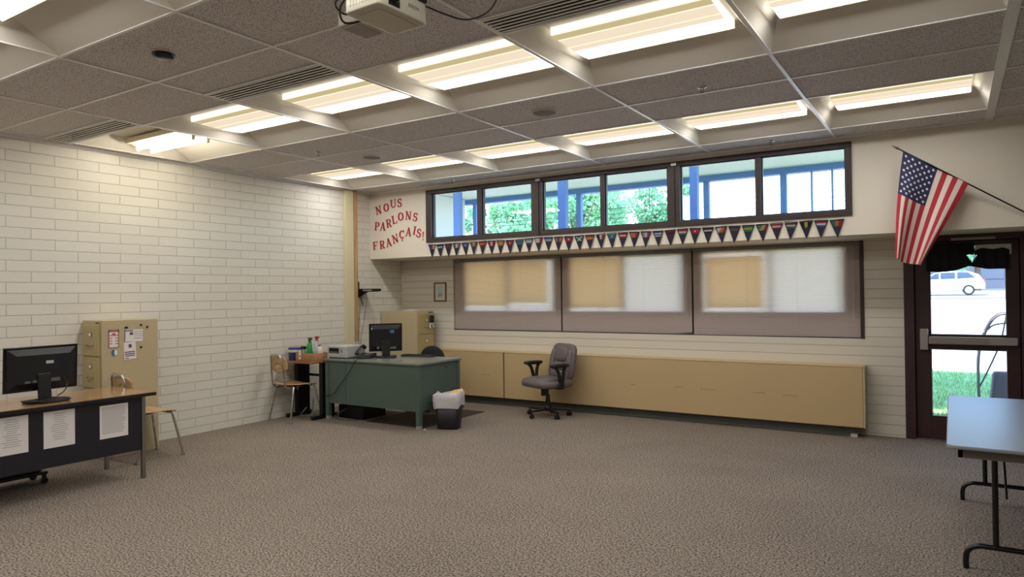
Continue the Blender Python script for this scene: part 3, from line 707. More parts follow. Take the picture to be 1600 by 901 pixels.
MB().prism([(0, -.022+.025*math.sin(a)*.6, .03*math.cos(a)) for a in [2*PI*k/14 for k in range(14)]], (.003, 0, 0)).build('backing', mat('magnet_blue', (44, 110, 150), .5), t)
MB().prism([(.003, .0+.020*math.sin(a)*.7, .026*math.cos(a)) for a in [2*PI*k/14 for k in range(14)]], (.001, 0, 0)).build('white_leaf', M_PAPER, t)
for k, (y, z, e) in enumerate(((3.69, 1.236, 1.5), (3.835, 1.256, 1), (3.898, 1.233, 1), (3.833, 1.035, 1))):
    o = MB().lathe([(0, 0), (.011, 0), (.011, .006), (.008, .009), (0, .009)], n=16, T=RT((0, 0, 0), ry=PI/2) @ Matrix.Scale(e, 4, (0, 1, 0))).build('magnet', M_BLACK)
    o.location = (XC-.0035+.0005, y, z)
    tag(o, ['oval black magnet on cabinet side, above the wide flyer', 'round black magnet on cabinet side, highest of the black magnets', 'round black magnet on cabinet side nearest its right edge', 'round black magnet on cabinet side, lowest of the black magnets'][k], 'magnet', 'black magnets on the cabinet side')
o = MB().add([(-.12, -.09, 0), (.10, -.10, .001), (.12, .08, .012), (-.09, .09, .016)], [(0, 1, 2, 3), (3, 2, 1, 0)]).build('paper_sheet', M_PAPER)
o.location = (-6.72, 7.80, 1.2865); tag(o, 'loose sheet of paper lying on top of the corner filing cabinet', 'paper')
t = thing('pouch', 'small black and white pouch hanging on the corner cabinet drawers', 'pouch', (-6.415, 7.90, 1.12))
MB().box(-.004, .03, -.035, .045, -.01, .10).build('pouch_body', M_BLACK, t, bevel=.012)
m = MB(); m.tube(smooth_path([(.0, -.05, .13), (.02, -.02, .145), (.02, .05, .12)]), .004, 6); m.build('strap', M_BLACK, t)
m = MB(); m.box(.0, .022, -.045, -.005, -.085, -.012); m.box(.006, .026, .02, .052, -.075, -.015); m.build('tags', M_PAPER, t, bevel=.004)
m = MB(); m.box(.023, .027, -.03, -.015, -.08, -.03); m.box(.027, .031, .03, .045, -.06, -.02); m.build('keys', mat('key_green', (40, 60, 50), .4), t)

# ================================================================== STUDENT CHAIRS
def student_chair(label, loc, rz):
    # local: the sitter looks towards +y
    t = thing('student_chair', label, 'chair', loc, rz, 'plywood and chrome student chairs')
    m = MB(); n = 12; k = 14; vs = []
    for i in range(n+1):
        for j in range(k+1):
            u = -1+2*i/n; v = -1+2*j/k
            x = .205*u*(1-.10*max(0, -v)**3) ; y = .20*v*(1-.06*u*u)
            cr = .02 if abs(u) > .9 and abs(v) > .9 else 0
            z = .445+.012*u*u+.010*max(0, -v)**2-.02*max(0, v)**3
            vs.append((x-cr*u, y-cr*v, z))
    fs = [(i*(k+1)+j, (i+1)*(k+1)+j, (i+1)*(k+1)+j+1, i*(k+1)+j+1) for i in range(n) for j in range(k)]
    m.add(vs, fs, 0, True); o = m.build('seat', M_WOODS, t); q = o.modifiers.new('t', 'SOLIDIFY'); q.thickness = .012
    m = MB(); vs = []; n = 28
    for rr in (0, .5, .85, 1.):
        for a in range(n):
            an = 2*PI*a/n; cx = math.copysign(abs(math.cos(an))**.7, math.cos(an)); cz = math.copysign(abs(math.sin(an))**.7, math.sin(an))
            x = .165*rr*cx; z = .100*rr*cz; vs.append((x, -.218-.022*(1-(x/.165)**2)-z*.12, .700+z))
    fs = [(r_*n+a, r_*n+(a+1) % n, (r_+1)*n+(a+1) % n, (r_+1)*n+a) for r_ in range(3) for a in range(n)]
    m.add(vs, fs, 0, True); o = m.build('backrest', M_WOODS, t); q = o.modifiers.new('t', 'SOLIDIFY'); q.thickness = .011
    pts = [(sx_*px_, py_, pz_) for sx_, lst in ((-1, 1), (1, -1)) for px_, py_, pz_ in [(.125, -.02, .425), (.13, -.18, .41), (.13, -.235, .44), (.12, -.255, .60), (.105, -.275, .775), (.09, -.278, .805), (.06, -.28, .818)][::lst]]
    MB().tube(pts, .0105, 10).build('back_tube', M_CHROME, t)
    m = MB(); m.tube([(-.15, .12, .425), (.15, .12, .425)], .009, 8); m.tube([(-.15, -.11, .425), (.15, -.11, .425)], .009, 8); m.box(-.02, .02, -.11, .12, .415, .425)
    m.build('seat_frame', M_BLACKM, t)
    for sx in (-1, 1):
        for sy in (-1, 1):
            top = (sx*.14, sy*.115, .428)
            l = MB().tube(smooth_path([(sx*.10, sy*.115, .43), (sx*.155, sy*.13, .422), (sx*.178, sy*.155, .38), (sx*.222, sy*.225, .018)], 5), .0115, 10).build('leg', M_CHROME, t)
            MB().lathe([(.016, 0), (.018, .008), (.012, .02)], (sx*.223, sy*.227, 0), 14).build('glide', M_STEEL, l)
    return t
student_chair('plywood and chrome student chair tucked between filing cabinet and dark computer table', (-6.532, 3.735, 0), 0)
student_chair('plywood and chrome student chair against the brick wall, facing the small side table', (-6.88, 5.81, 0), -.09)

# ================================================================== COMPUTER TABLE (LEFT)
t = thing('computer_table', 'wood-topped black computer table with three notices on its front panel', 'table', (0, 0, 0))
TX0, TX1, TY0, TY1, TZ = -6.44, -5.745, 1.5, 3.365, .722
MB().box(TX0+.004, TX1-.004, TY0+.004, TY1-.004, TZ-.026, TZ).build('tabletop', M_WOODT, t)
m = MB(); m.box(TX1-.004, TX1+.004, TY0, TY1, TZ-.03, TZ-.002); m.box(TX0-.004, TX0+.004, TY0, TY1, TZ-.03, TZ-.002); m.box(TX0, TX1, TY1-.004, TY1+.004, TZ-.03, TZ-.002); m.box(TX0, TX1, TY0-.004, TY0+.004, TZ-.03, TZ-.002)
m.build('edge_band', M_BLACK, t, bevel=.003)
MB().box(-5.812, -5.792, TY0+.05, 3.262, .242, .694).build('front_panel', mat('black_panel', (30, 29, 38), .38), t, bevel=.003)
for x in (-5.80, -6.385):
    for y in (3.28, 1.60): MB().box(x-.016, x+.016, y-.016, y+.016, .0, .696).build('leg', M_STEEL, t, bevel=.004)
MB().box(TX0+.03, -5.82, 3.265, 3.295, .66, .694).build('apron', M_BLACK, t)
nl = ['white notice taped on black table front, leftmost of the three', 'white notice taped on black table front, middle of the three', 'white notice taped on black table front, nearest the steel leg']
for k, (y0, y1, z0, z1) in enumerate(((2.20, 2.414, .393, .668), (2.516, 2.737, .391, .668), (2.924, 3.150, .388, .656))):
    t = thing('paper_notice', nl[k], 'paper', (-5.7905, (y0+y1)/2, (z0+z1)/2), 0, 'white notices on the computer table'); w_, h_ = (y1-y0)/2, (z1-z0)/2
    MB().box(-.0008, .0006, -w_, w_, -h_, h_).build('sheet', M_PAPER, t)
    m = MB(); rr = random.Random(k+3)
    for q in range(13 if k < 2 else 18):
        z = h_*(.84-q*(.118 if k < 2 else .09)); ww = w_*(rr.uniform(.3, .6) if k < 2 else rr.uniform(.6, .85)); a = -ww if k < 2 else -w_*.85
        m.box(.0006, .0010, a, ww, z-.0022, z+.0016)
    m.build('printed_lines', M_INK, t)
# monitor on it
def monitor(label, loc, rz, wd, ht, zc, tilt, parts):
    # local: back of the monitor faces +x
    t = thing('computer_monitor', label, 'monitor', loc, rz)
    T = Matrix.Translation((0, 0, zc)) @ Matrix.Rotation(tilt, 4, 'Y')
    m = MB(); m.frustum((0, 0), (ht, wd), (ht, wd), 0, .02, 0, T @ Matrix.Rotation(PI/2, 4, 'Y') @ Matrix.Translation((0, 0, -.02)))
    m.build('bezel', M_BLACKG, t, bevel=.005)
    m = MB(); m.frustum((0, 0), (ht-.03, wd-.03), (ht*.62, wd*.72), 0, .028, 0, T @ Matrix.Rotation(PI/2, 4, 'Y')); m.build('back_shell', M_BLACK, t, bevel=.006)
    MB().box(-.0215, -.0205, -wd/2+.018, wd/2-.018, -ht/2+.02, ht/2-.02, 0, T).build('screen', mat('dark_screen', (12, 14, 18), .1), t)
    hi = zc-ht*.12
    MB().box(.028, .048, -.048, .048, 0.015, hi, 0, Matrix.Rotation(-.06, 4, 'Y')).build('stand_neck', M_BLACK, t, bevel=.006)
    MB().sup((.0, 0, .009), (.20, .26, .018), .3, .7, 28).build('stand_base', M_BLACK, t)
    m = MB()
    for (y0, y1, z0, z1) in parts: m.box(.0282, .0292, y0*wd/2, y1*wd/2, z0*ht/2, z1*ht/2, 0, T)
    m.build('port_panel', mat('port_grey', (96, 98, 92), .5), t)
    return t
t = monitor('wide black monitor seen from behind on the wood-topped computer table', (-6.0, 2.60, .7235), .06, .535, .345, .262, .04, [(-.5, -.36, -.62, -.52), (-.30, .0, -.62, -.50), (.05, .45, -.62, -.46)])
T = Matrix.Translation((0, 0, .262)) @ Matrix.Rotation(.04, 4, 'Y')
MB().box(.028, .0295, .015, .07, .035, .058, 0, T).build('sticker', mat('mint_sticker', (170, 196, 170), .6), t)
m = MB()
for k in range(5):
    c0 = (-5.99+random.uniform(-.02, .02), 2.62+random.uniform(-.05, .05)); m.tube([(c0[0]+.06+.05*math.cos(a)+.02*k/5, c0[1]+(.10+.012*k)*math.sin(a), .728+.005*k+.004*math.sin(3*a)) for a in [2*PI*q/20 for q in range(20)]], .005, 6, closed=True)
m.tube(smooth_path([(-5.96, 2.69, .76), (-5.93, 2.73, .80), (-5.96, 2.76, .85), (-5.97, 2.74, .90)]), .004, 6)
tag(m.build('coiled_cables', M_BLACK), 'tangle of black cables around the wide monitor stand', 'cable')
t = thing('computer_mouse', 'black computer mouse at the left end of wood table', 'mouse', (-6.13, 2.325, .7225))
MB().sup((0, 0, .016), (.105, .06, .034), .8, .8, 20).build('shell', M_BLACK, t); MB().box(.02, .04, -.003, .003, .028, .034).build('wheel', M_STEEL, t)
t = thing('computer_tower', 'black computer tower on a wheeled stand under the wood-topped table', 'computer', (-6.46, 2.55, 0))
MB().box(-.10, .10, -.2, .2, .10, .52).build('case', M_BLACK, t, bevel=.008)
MB().box(-.11, .11, -.21, .24, .075, .098).build('caddy', M_BLACKM, t)
for sx, sy in ((-1, -1), (-1, 1), (1, -1), (1, 1)):
    w_ = MB(); w_.tube([(sx*.10-.014, sy*.2+.015, .025), (sx*.10+.014, sy*.2+.015, .025)], .025, 16); w_.box(sx*.10-.008, sx*.10+.008, sy*.2, sy*.2+.03, .03, .078); w_.build('caster', M_BLACK, t)

# ================================================================== GREEN STEEL DESK
GX0, GX1, GY0, GY1, GZ = -6.545, -5.045, 5.985, 6.755, .752
t = thing('steel_desk', 'old green steel office desk with grey-green top in the back corner', 'desk')
MB().box(GX0-.012, GX1+.012, GY0-.012, GY1+.012, GZ-.032, GZ-.003).build('desk_edge', mat('edge_highlight_green', (120, 132, 124), .35, .3), t, bevel=.008)  # lighter green paints the highlight along the desk top edge
MB().box(GX0, GX1, GY0, GY1, GZ-.004, GZ).build('desktop', M_GREENTOP, t, bevel=.002)
MB().box(GX0+.03, -6.205, GY0+.012, GY0+.03, .205, GZ-.034).build('front_panel', M_GREEN, t, bevel=.002)
MB().box(-6.200, GX1-.03, GY0+.012, GY0+.03, .205, GZ-.034).build('front_panel', M_GREEN, t, bevel=.002)
MB().box(GX0+.012, GX0+.028, GY0+.03, GY1-.03, .205, GZ-.034).build('side_panel', M_GREEN, t)
MB().box(GX1-.028, GX1-.012, GY0+.03, GY1-.03, .205, GZ-.034).build('side_panel', M_GREEN, t)
for a in (GX0+.03, GX1-.43):
    dr = MB().box(a, a+.40, GY0+.05, GY1-.02, .21, GZ-.036).build('drawer_pedestal', M_GREEN, t)
    for k in range(3):
        MB().box(a+.01, a+.39, GY1-.022, GY1-.008, .22+k*.165, .375+k*.165).build('drawer_front', M_GREEN, dr, bevel=.003)
for x in (GX0+.028, GX1-.028):
    for y in (GY0+.028, GY1-.028):
        l = MB().box(x-.028, x+.028, y-.028, y+.028, .045, GZ-.034).build('leg', M_GREEN, t, bevel=.006)
        MB().box(x-.026, x+.026, y-.026, y+.026, 0, .045).build('foot_cap', M_RUBBER, l, bevel=.004)
MB().lathe([(0, 0), (.009, 0), (.009, .006), (0, .006)], n=12, T=RT((GX1-.011, 6.50, .665), ry=PI/2)).build('side_bolt', M_BLACK, t)

# printer
t = thing('printer', 'pale grey box-shaped printer with dark front slot on left end of green desk', 'printer', (-6.553, 6.03, GZ), 0)
MB().box(0, .33, 0, .33, .008, .150).build('case', mat('pale_grey_plastic', (176, 178, 176), .4), t, bevel=.012)
m = MB(); m.box(.035, .205, -.0015, .004, .062, .125); m.build('paper_slot', M_SLOTSHADE, t)
m = MB(); m.box(.05, .19, -.004, -.001, .066, .084); m.build('slot_tray', mat('slot_grey', (90, 92, 86), .5), t)
m = MB(); m.box(.235, .262, -.002, .004, .098, .108); m.box(.235, .262, -.002, .004, .078, .088); m.lathe([(0, 0), (.006, 0), (0, .003)], n=10, T=RT((.25, 0, .04), rx=PI/2)); m.build('buttons', M_BLACK, t)
MB().box(.02, .31, .02, .31, 0, .009).build('feet', M_BLACK, t)
# phone
t = thing('desk_phone', 'black corded desk phone between printer and monitor on green desk', 'telephone', (-6.07, 6.215, GZ), .35)
m = MB(); m.prism([(-.09, -.10, 0), (-.09, .10, 0), (-.09, .10, .06), (-.09, -.10, .022)], (.18, 0, 0)); m.build('phone_base', M_BLACK, t, bevel=.006)
MB().tube(smooth_path([(-.085, -.085, .075), (-.08, -.06, .10), (-.075, .0, .135), (-.07, .07, .150), (-.068, .10, .135)], 5), .016, 10, flat=.8).sup((-.084, -.085, .062), (.05, .05, .04), .6, .8, 14).sup((-.068, .10, .122), (.05, .05, .04), .6, .8, 14).build('handset', M_BLACK, t)
m = MB()
for i in range(4):
    for j in range(3): m.cb((.0+j*.025, -.06+i*.028, .042+i*.0055), (.017, .017, .006))
m.build('keypad', mat('key_grey', (120, 122, 124), .5), t)
# monitor two
t = monitor('square black monitor seen from behind on the green steel desk', (-5.92, 6.40, GZ+.0005), -.72, .405, .345, .245, .08, [(-.55, -.38, -.80, -.62), (-.28, .02, -.80, -.60), (.22, .62, -.82, -.64)])
T = Matrix.Translation((0, 0, .245)) @ Matrix.Rotation(.08, 4, 'Y')
MB().box(.028, .0295, .05, .10, .058, .095, 0, T).build('asset_tag', mat('blue_tag', (70, 110, 160), .6), t)
MB().box(.012, .0145, -.175, -.14, .10, .125, 0, T).build('white_tag', M_PAPER, t)
m = MB()
m.tube(smooth_path([(-6.02, 6.05, GZ+.008), (-6.0, 5.985, GZ+.012), (-6.02, 5.96, GZ-.03), (-6.10, 5.968, .62), (-6.22, 5.975, .50), (-6.30, 5.972, .42), (-6.38, 5.975, .33), (-6.50, 5.975, .295), (-6.56, 6.0, .27), (-6.56, 6.12, .18)]), .0045, 7)
m.tube(smooth_path([(-5.95, 6.30, GZ+.008), (-6.0, 6.18, GZ+.006), (-6.02, 6.10, GZ+.006), (-6.02, 6.05, GZ+.008)]), .0045, 7)
tag(m.build('power_cable', M_BLACK), 'black cable draped down the front panel of green desk', 'cable')
m = MB()
m.tube(smooth_path([(-6.205, 6.12, GZ+.006), (-6.20, 6.04, GZ+.006), (-6.14, 6.02, GZ+.006), (-6.09, 6.05, GZ+.006), (-6.17, 6.09, GZ+.012)]), .003, 6)
m.tube(smooth_path([(-6.16, 6.08, GZ+.006), (-6.20, 6.28, GZ+.006), (-6.17, 6.42, GZ+.006), (-6.06, 6.47, GZ+.006)]), .003, 6)
m.tube(smooth_path([(-5.90, 6.28, GZ+.006), (-5.80, 6.24, GZ+.006), (-5.70, 6.30, GZ+.006), (-5.78, 6.40, GZ+.006), (-5.9, 6.36, GZ+.012)]), .004, 6)
tag(m.build('loose_cables', mat('grey_cable', (60, 62, 62), .5)), 'loose thin grey cables lying on green desk in front of printer', 'cable')
t = thing('keyboard', 'black keyboard lying on green desk right of the square monitor', 'keyboard', (-5.62, 6.66, GZ), .12)
MB().frustum((0, 0), (.44, .14), (.43, .12), .002, .02).build('case', M_BLACK, t, bevel=.003)
m = MB()
for i in range(20):
    for j in range(5): m.cb((-.20+i*.021, -.045+j*.0225, .0225), (.017, .018, .005))
m.build('keys', mat('keycap_black', (30, 30, 34), .5), t)
# things under the desk
t = thing('computer_case', 'dark computer case lying on carpet beneath the left end of green desk', 'computer', (-6.28, 6.36, 0))
MB().box(-.22, .20, -.2, .2, .004, .165).build('case', M_BLACK, t, bevel=.008)
MB().box(-.2, .18, -.206, -.2, .02, .15).build('front_grille', M_BLACKM, t)
m = MB()
m.tube(smooth_path([(-6.46, 6.03, .03), (-6.38, 6.02, .07), (-6.30, 6.05, .12), (-6.27, 6.13, .15)]), .006, 6); m.tube(smooth_path([(-6.50, 6.10, .006), (-6.36, 6.03, .006), (-6.2, 6.06, .006), (-6.1, 6.10, .006)]), .006, 6)
tag(m.build('floor_cables', mat('dark_grey_cable', (70, 70, 72), .5)), 'grey cables on carpet under the left end of green desk', 'cable')
tag(MB().box(-5.98, -5.10, 6.10, 7.35, .001, .006).build('desk_shadow', mat('shadow_brown', (54, 46, 42), .7), bevel=.002), 'dark flat sheet painting the shadow on carpet beneath the green desk', 'painted shadow')  # thin dark sheet stands in for the shadow under the desk
tag(MB().sup((0, 0, .006), (.03, .02, .012), .5, .6, 10).build('paper_scrap', M_PAPER), 'tiny white paper scrap on the carpet beside green desk leg', 'scrap'); bpy.data.objects['paper_scrap'].location = (-5.02, 6.045, .0)

# ================================================================== TRASH BIN
t = thing('trash_bin', 'black plastic trash bin with white liner beside the green desk', 'bin', (-4.845, 6.265, 0), .36)
def rrect(w_, d_, r, z, n=6):
    p = []
    for cx, cy, a0 in ((w_/2-r, d_/2-r, 0), (-w_/2+r, d_/2-r, 90), (-w_/2+r, -d_/2+r, 180), (w_/2-r, -d_/2+r, 270)):
        for k in range(n+1): a = math.radians(a0+90*k/n); p.append((cx+r*math.cos(a), cy+r*math.sin(a), z))
    return p
def loft(m, rings, mi=0, cap=True):
    n = len(rings[0]); vs = [p for r in rings for p in r]
    m.add(vs, [(i*n+k, i*n+(k+1) % n, (i+1)*n+(k+1) % n, (i+1)*n+k) for i in range(len(rings)-1) for k in range(n)], mi, True)
    if cap: m.add(rings[0], [tuple(range(n))[::-1]], mi)
m = MB(); loft(m, [rrect(.245, .175, .05, 0), rrect(.25, .18, .05, .01), rrect(.315, .225, .055, .37), rrect(.305, .215, .05, .37), rrect(.24, .17, .045, .02)]); m.add(rrect(.24, .17, .045, .02), [tuple(range(28))])
m.build('bin_body', M_BLACK, t)
m = MB(); rings = []
for (s_, z, wob) in ((1.03, .25, .008), (1.05, .28, .010), (1.08, .33, .010), (1.07, .385, .012), (1.0, .395, .010), (.93, .375, .008), (.88, .33, .008)):
    r = rrect(.312*s_, .222*s_, .06, z); rings.append([(x+wob*math.sin(i*2.3+z*40)*.6, y+wob*math.cos(i*1.7+z*30)*.6, zz+wob*1.3*math.sin(i*.9+z*9)+(.03 if (x > .0) else 0)*(1 if z > .35 else 0)*min(1, max(0, x/.12))-.02*(1 if z < .3 else 0)*math.sin(i*.4)) for i, (x, y, zz) in enumerate(r)])
loft(m, rings, 0, False); o = m.build('liner', mat('white_liner', (196, 194, 200), .35), t)
tag(MB().add([(-.06, -.05, 0), (.08, -.03, .02), (.09, .05, .07), (-.04, .04, .045)], [(0, 1, 2, 3), (3, 2, 1, 0)]).build('envelope', mat('manila', (214, 176, 110), .8)), 'manila envelope sticking out of the trash bin liner', 'envelope')
bpy.data.objects['envelope'].location = (-4.80, 6.31, .378)
m = MB()
for k in range(5):
    a = random.uniform(0, 3); c = Vector((random.uniform(-.09, .1), random.uniform(-.05, .05), .33+.012*k)); m.add([c+Vector((.06*math.cos(a+q*PI/2)*1.1, .06*math.sin(a+q*PI/2), .012*math.sin(q+k))) for q in range(4)], [(0, 1, 2, 3), (3, 2, 1, 0)])
o = m.build('waste_paper', M_PAPER); o.location = (-4.84, 6.27, 0); tag(o, 'crumpled white waste paper inside the trash bin', 'waste paper', kind='stuff')

# ================================================================== SIDE TABLE AND ITEMS
SZ = .715
t = thing('side_table', 'small wood-topped black side table between brick wall and green desk', 'table', (-6.845, 6.02, 0))
MB().box(-.285, .275, -.235, .24, SZ-.022, SZ).build('tabletop', wood_mat('walnut_laminate', (120, 78, 46), (156, 108, 70), 'X', 3, .35), t, bevel=.006)
for sx in (-1, 1):
    MB().box(sx*.225-.03, sx*.225+.03, -.04, .16, .05, SZ-.022).build('post', M_BLACKM, t, bevel=.006)
    MB().box(sx*.225-.025, sx*.225+.025, -.19, .22, 0, .05).build('runner_foot', M_BLACKM, t, bevel=.012)
MB().box(-.2, .2, .10, .13, .50, .53).build('cross_bar', M_BLACKM, t)
MB().tube(smooth_path([(-.14, .05, .10), (-.02, -.14, .055), (.06, -.19, .055), (.20, -.18, .06), (.215, -.17, .09), (.215, -.15, .26)], 5), .009, 8).build('book_rest_tube', M_STEEL, t)
t = thing('wipes_tub', 'blue and white round tub beside cardboard tray on side table', 'tub', (-7.03, 5.93, SZ))
MB().lathe([(.068, 0), (.072, .01), (.074, .13)], n=28).build('tub_body', mat('tub_blue', (36, 52, 104), .4), t)
MB().lathe([(.0745, .10), (.0755, .101), (.0755, .132), (.0745, .133)], n=28).build('white_band', M_WHITE, t)
MB().lathe([(.078, .133), (.079, .155), (.072, .160), (0, .160)], n=28).build('lid', mat('lid_blue', (40, 66, 130), .4), t)
t = thing('cardboard_tray', 'orange-brown cardboard tray of cleaning bottles on side table', 'tray', (-6.765, 5.97, SZ))
m = MB(); r0 = rrect(.345, .22, .035, 0); m2 = []
loft(m, [rrect(.345, .22, .02, .001), rrect(.35, .225, .02, .10), rrect(.342, .217, .016, .10), rrect(.335, .21, .016, .006)]); m.add(rrect(.335, .21, .016, .006), [tuple(range(28))])
m.build('tray_walls', mat('cardboard', (150, 108, 72), .8, var=.06), t)
MB().box(-.105, -.065, -.1145, -.1125, .02, .13).build('white_tag', M_PAPER, t); MB().box(-.095, -.075, -.1155, -.1145, .05, .07).build('tag_mark', M_BLACK, t)
def bottle(name, label, x, y, z, prof, bm, head=None, hm=None, cat='bottle'):
    t = thing(name, label, cat, (x, y, z)); MB().lathe(prof, n=20).build('bottle_body', bm, t)
    if head == 'spray':
        h = prof[-1][1]; m = MB(); m.lathe([(.014, h), (.015, h+.02), (.008, h+.022)], n=14); m.sup((.012, 0, h+.038), (.075, .024, .03), .5, .7, 14); m.tube([(-.005, 0, h+.03), (.03, 0, h+.01), (.034, 0, h-.02)], .004, 6); m.build('trigger_head', hm, t)
    elif head: h = prof[-1][1]; MB().lathe([(.014, h-.002), (.015, h+.016), (0, h+.018)], n=14).build('cap', hm, t)
    return t
GRN = mat('bright_green_plastic', (32, 150, 76), .3)
bottle('spray_bottle', 'bright green spray bottle with dark trigger standing in cardboard tray', -6.79, 5.96, SZ+.008, [(.033, 0), (.036, .01), (.036, .15), (.03, .19), (.014, .225)], GRN, 'spray', mat('dark_green_head', (20, 70, 44), .4))
bottle('spray_bottle', 'clear spray bottle with red trigger head in the cardboard tray', -6.735, 6.02, SZ+.008, [(.03, 0), (.033, .01), (.033, .15), (.024, .20), (.012, .24)], mat('clear_blue_plastic', (186, 196, 206), .2), 'spray', mat('red_head', (176, 32, 40), .4))
bottle('lotion_bottle', 'white round-shouldered bottle at right end of cardboard tray', -6.638, 5.99, SZ+.008, [(.035, 0), (.038, .01), (.038, .12), (.030, .155), (.013, .175)], mat('white_bottle', (216, 206, 200), .3), 'cap', mat('maroon_cap', (90, 40, 44), .4))
t = thing('green_canister', 'short green canister behind the left end of cardboard tray', 'canister', (-6.915, 5.965, SZ+.008))
MB().lathe([(.024, 0), (.026, .01), (.026, .115)], n=18).build('canister_body', GRN, t); MB().lathe([(.028, .115), (.028, .13), (0, .132)], n=18).build('lid', mat('dark_green_lid', (20, 90, 50), .4), t)
t = thing('label_roll_dispenser', 'dark-topped white dispenser at the front edge of cardboard tray', 'dispenser', (-6.855, 5.925, SZ+.008))
MB().box(-.02, .02, -.02, .02, 0, .135).build('dispenser_body', mat('cloudy_plastic', (176, 176, 170), .3), t, bevel=.006); MB().box(-.035, .024, -.024, .024, .135, .172).build('dispenser_top', M_BLACK, t, bevel=.006)
t = thing('wall_outlet', 'black electrical outlet on brick wall beneath the side table', 'outlet', (XL, 6.10, .45))
MB().box(0, .008, -.04, .04, -.06, .06).build('plate', M_BLACK, t, bevel=.003); MB().box(.008, .012, -.018, .018, -.04, -.008).box(.008, .012, -.018, .018, .008, .04).build('socket', M_BLACKM, t)

# wall shelf device
t = thing('wall_bracket', 'black metal bracket on left wall beside the pine strip', 'bracket', (XL, 7.17, 1.6))
MB().box(0, .016, -.02, .02, -.11, .115).build('wall_plate', M_BLACKM, t, bevel=.003)
m = MB(); m.prism([(.016, -.012, -.03), (.016, -.012, -.11), (.20, -.012, -.03)], (0, .024, 0)); m.box(.0, .30, -.03, .11, -.03, -.022); m.build('shelf_arm', M_BLACKM, t)
t = thing('media_box', 'flat black electronic box with white marks on the black wall bracket', 'electronic box', (-6.985, 7.21, 1.5785))
MB().box(-.14, .15, -.06, .10, 0, .035).build('case', M_BLACK, t, bevel=.004)
m = MB()
for k in range(5): m.box(-.05+.035*k, -.03+.035*k, -.0615, -.0595, .008, .020)
m.build('port_marks', M_PAPER, t); MB().box(-.12, .12, -.04, .08, .035, .037).build('top_plate', mat('pewter', (110, 112, 108), .4), t)
m = MB()
m.tube(smooth_path([(-7.09, 7.15, 1.57), (-7.12, 7.17, 1.50), (-7.08, 7.18, 1.43), (-7.06, 7.17, 1.38), (-7.08, 7.17, 1.44), (-7.10, 7.18, 1.50)]), .006, 6)
m.tube(smooth_path([(-7.05, 7.18, 1.55), (-7.12, 7.19, 1.44), (-7.14, 7.19, 1.30), (-7.145, 7.17, .95), (-7.147, 7.16, .5)]), .003, 6)
m.tube(smooth_path([(-7.02, 7.20, 1.55), (-7.02, 7.21, 1.46), (-7.08, 7.22, 1.20), (-7.13, 7.20, .90), (-7.147, 7.19, .5)]), .003, 6)
tag(m.build('hanging_cables', mat('grey_wire', (60, 58, 56), .6)), 'thin cables hanging down the wall below the black bracket', 'cable')

# ================================================================== OFFICE CHAIRS
def caster(T, parent):
    m = MB()
    for s_ in (-1, 1): m.tube([(s_*.010, 0, .026), (s_*.026, 0, .026)], .026, 16, T=T)
    m.box(-.012, .012, -.012, .018, .03, .06, 0, T); m.tube([(0, 0, .05), (0, 0, .085)], .007, 8, T=T)
    return m.build('caster', M_BLACK, parent)
def chair_base(t, a0, R, zleg=.085):
    MB().lathe([(.045, .07), (.05, .075), (.045, .13), (.034, .14)], n=20).build('base_hub', M_BLACK, t)
    for k in range(5):
        a = a0+2*PI*k/5; T = Matrix.Rotation(a, 4, 'Z')
        l = MB(); l.add([(.03, -.026, .075), (.03, .026, .075), (R, .014, .075), (R, -.014, .075), (.03, -.022, .112), (.03, .022, .112), (R, .012, .094), (R, -.012, .094)],
              [(0, 1, 2, 3), (7, 6, 5, 4), (0, 4, 5, 1), (1, 5, 6, 2), (2, 6, 7, 3), (3, 7, 4, 0)], 0, False, T)
        lo = l.build('base_leg', M_BLACK, t, bevel=.006)
        caster(T @ Matrix.Translation((R-.012, 0, 0)) @ Matrix.Rotation(.7+k, 4, 'Z'), lo)
# grey chair: local, sitter looks towards -y
t = thing('office_chair', 'grey padded office chair with black armrests in front of the beige heater', 'office chair', (-4.235, 7.47, 0), math.radians(-24))
chair_base(t, math.radians(60), .275)
MB().tube([(0, 0, .13), (0, 0, .27)], .030, 16, rs=[.034, .024]).tube([(0, 0, .27), (0, 0, .36)], .013, 12).build('gas_column', M_BLACK, t)
MB().box(-.10, .10, -.10, .14, .345, .375).box(.05, .09, -.14, -.08, .27, .35).build('seat_mechanism', M_BLACK, t, bevel=.006)
s_ = MB(); s_.sup((0, -.01, .415), (.54, .52, .105), .45, .45, 28); seat_o = s_.build('seat', M_GREYFAB, t)
m = MB(); m.sup((-.12, -.02, .455), (.22, .42, .065), .6, .5, 24); m.sup((.12, -.02, .455), (.22, .42, .065), .6, .5, 24); m.sup((0, -.19, .44), (.47, .12, .085), .7, .5, 24); m.build('seat_cushion', M_GREYFAB, seat_o)
Rb = Matrix.Rotation(-.20, 3, 'X')
bz = .655
b_ = MB(); b_.sup((0, .245, bz), (.46, .09, .47), .42, .55, 30, R=Rb); bo = b_.build('backrest', M_GREYFAB, t)
m = MB(); m.sup((0, .228, bz+.10), (.25, .075, .19), .6, .6, 24, R=Rb); m.sup((0, .188, bz-.045), (.25, .08, .10), .7, .6, 24, R=Rb); m.sup((0, .168, bz-.14), (.27, .08, .10), .7, .6, 24, R=Rb)
m.sup((-.165, .215, bz-.02), (.09, .085, .38), .6, .6, 20, R=Rb); m.sup((.165, .215, bz-.02), (.09, .085, .38), .6, .6, 20, R=Rb); m.build('back_cushion', M_GREYFAB, bo)
MB().box(-.03, .03, .18, .205, .355, .375).tube(smooth_path([(0, .12, .36), (0, .22, .365), (0, .262, .42), (0, .285, .55)]), .022, 8, flat=.5).build('back_support', M_BLACK, t)
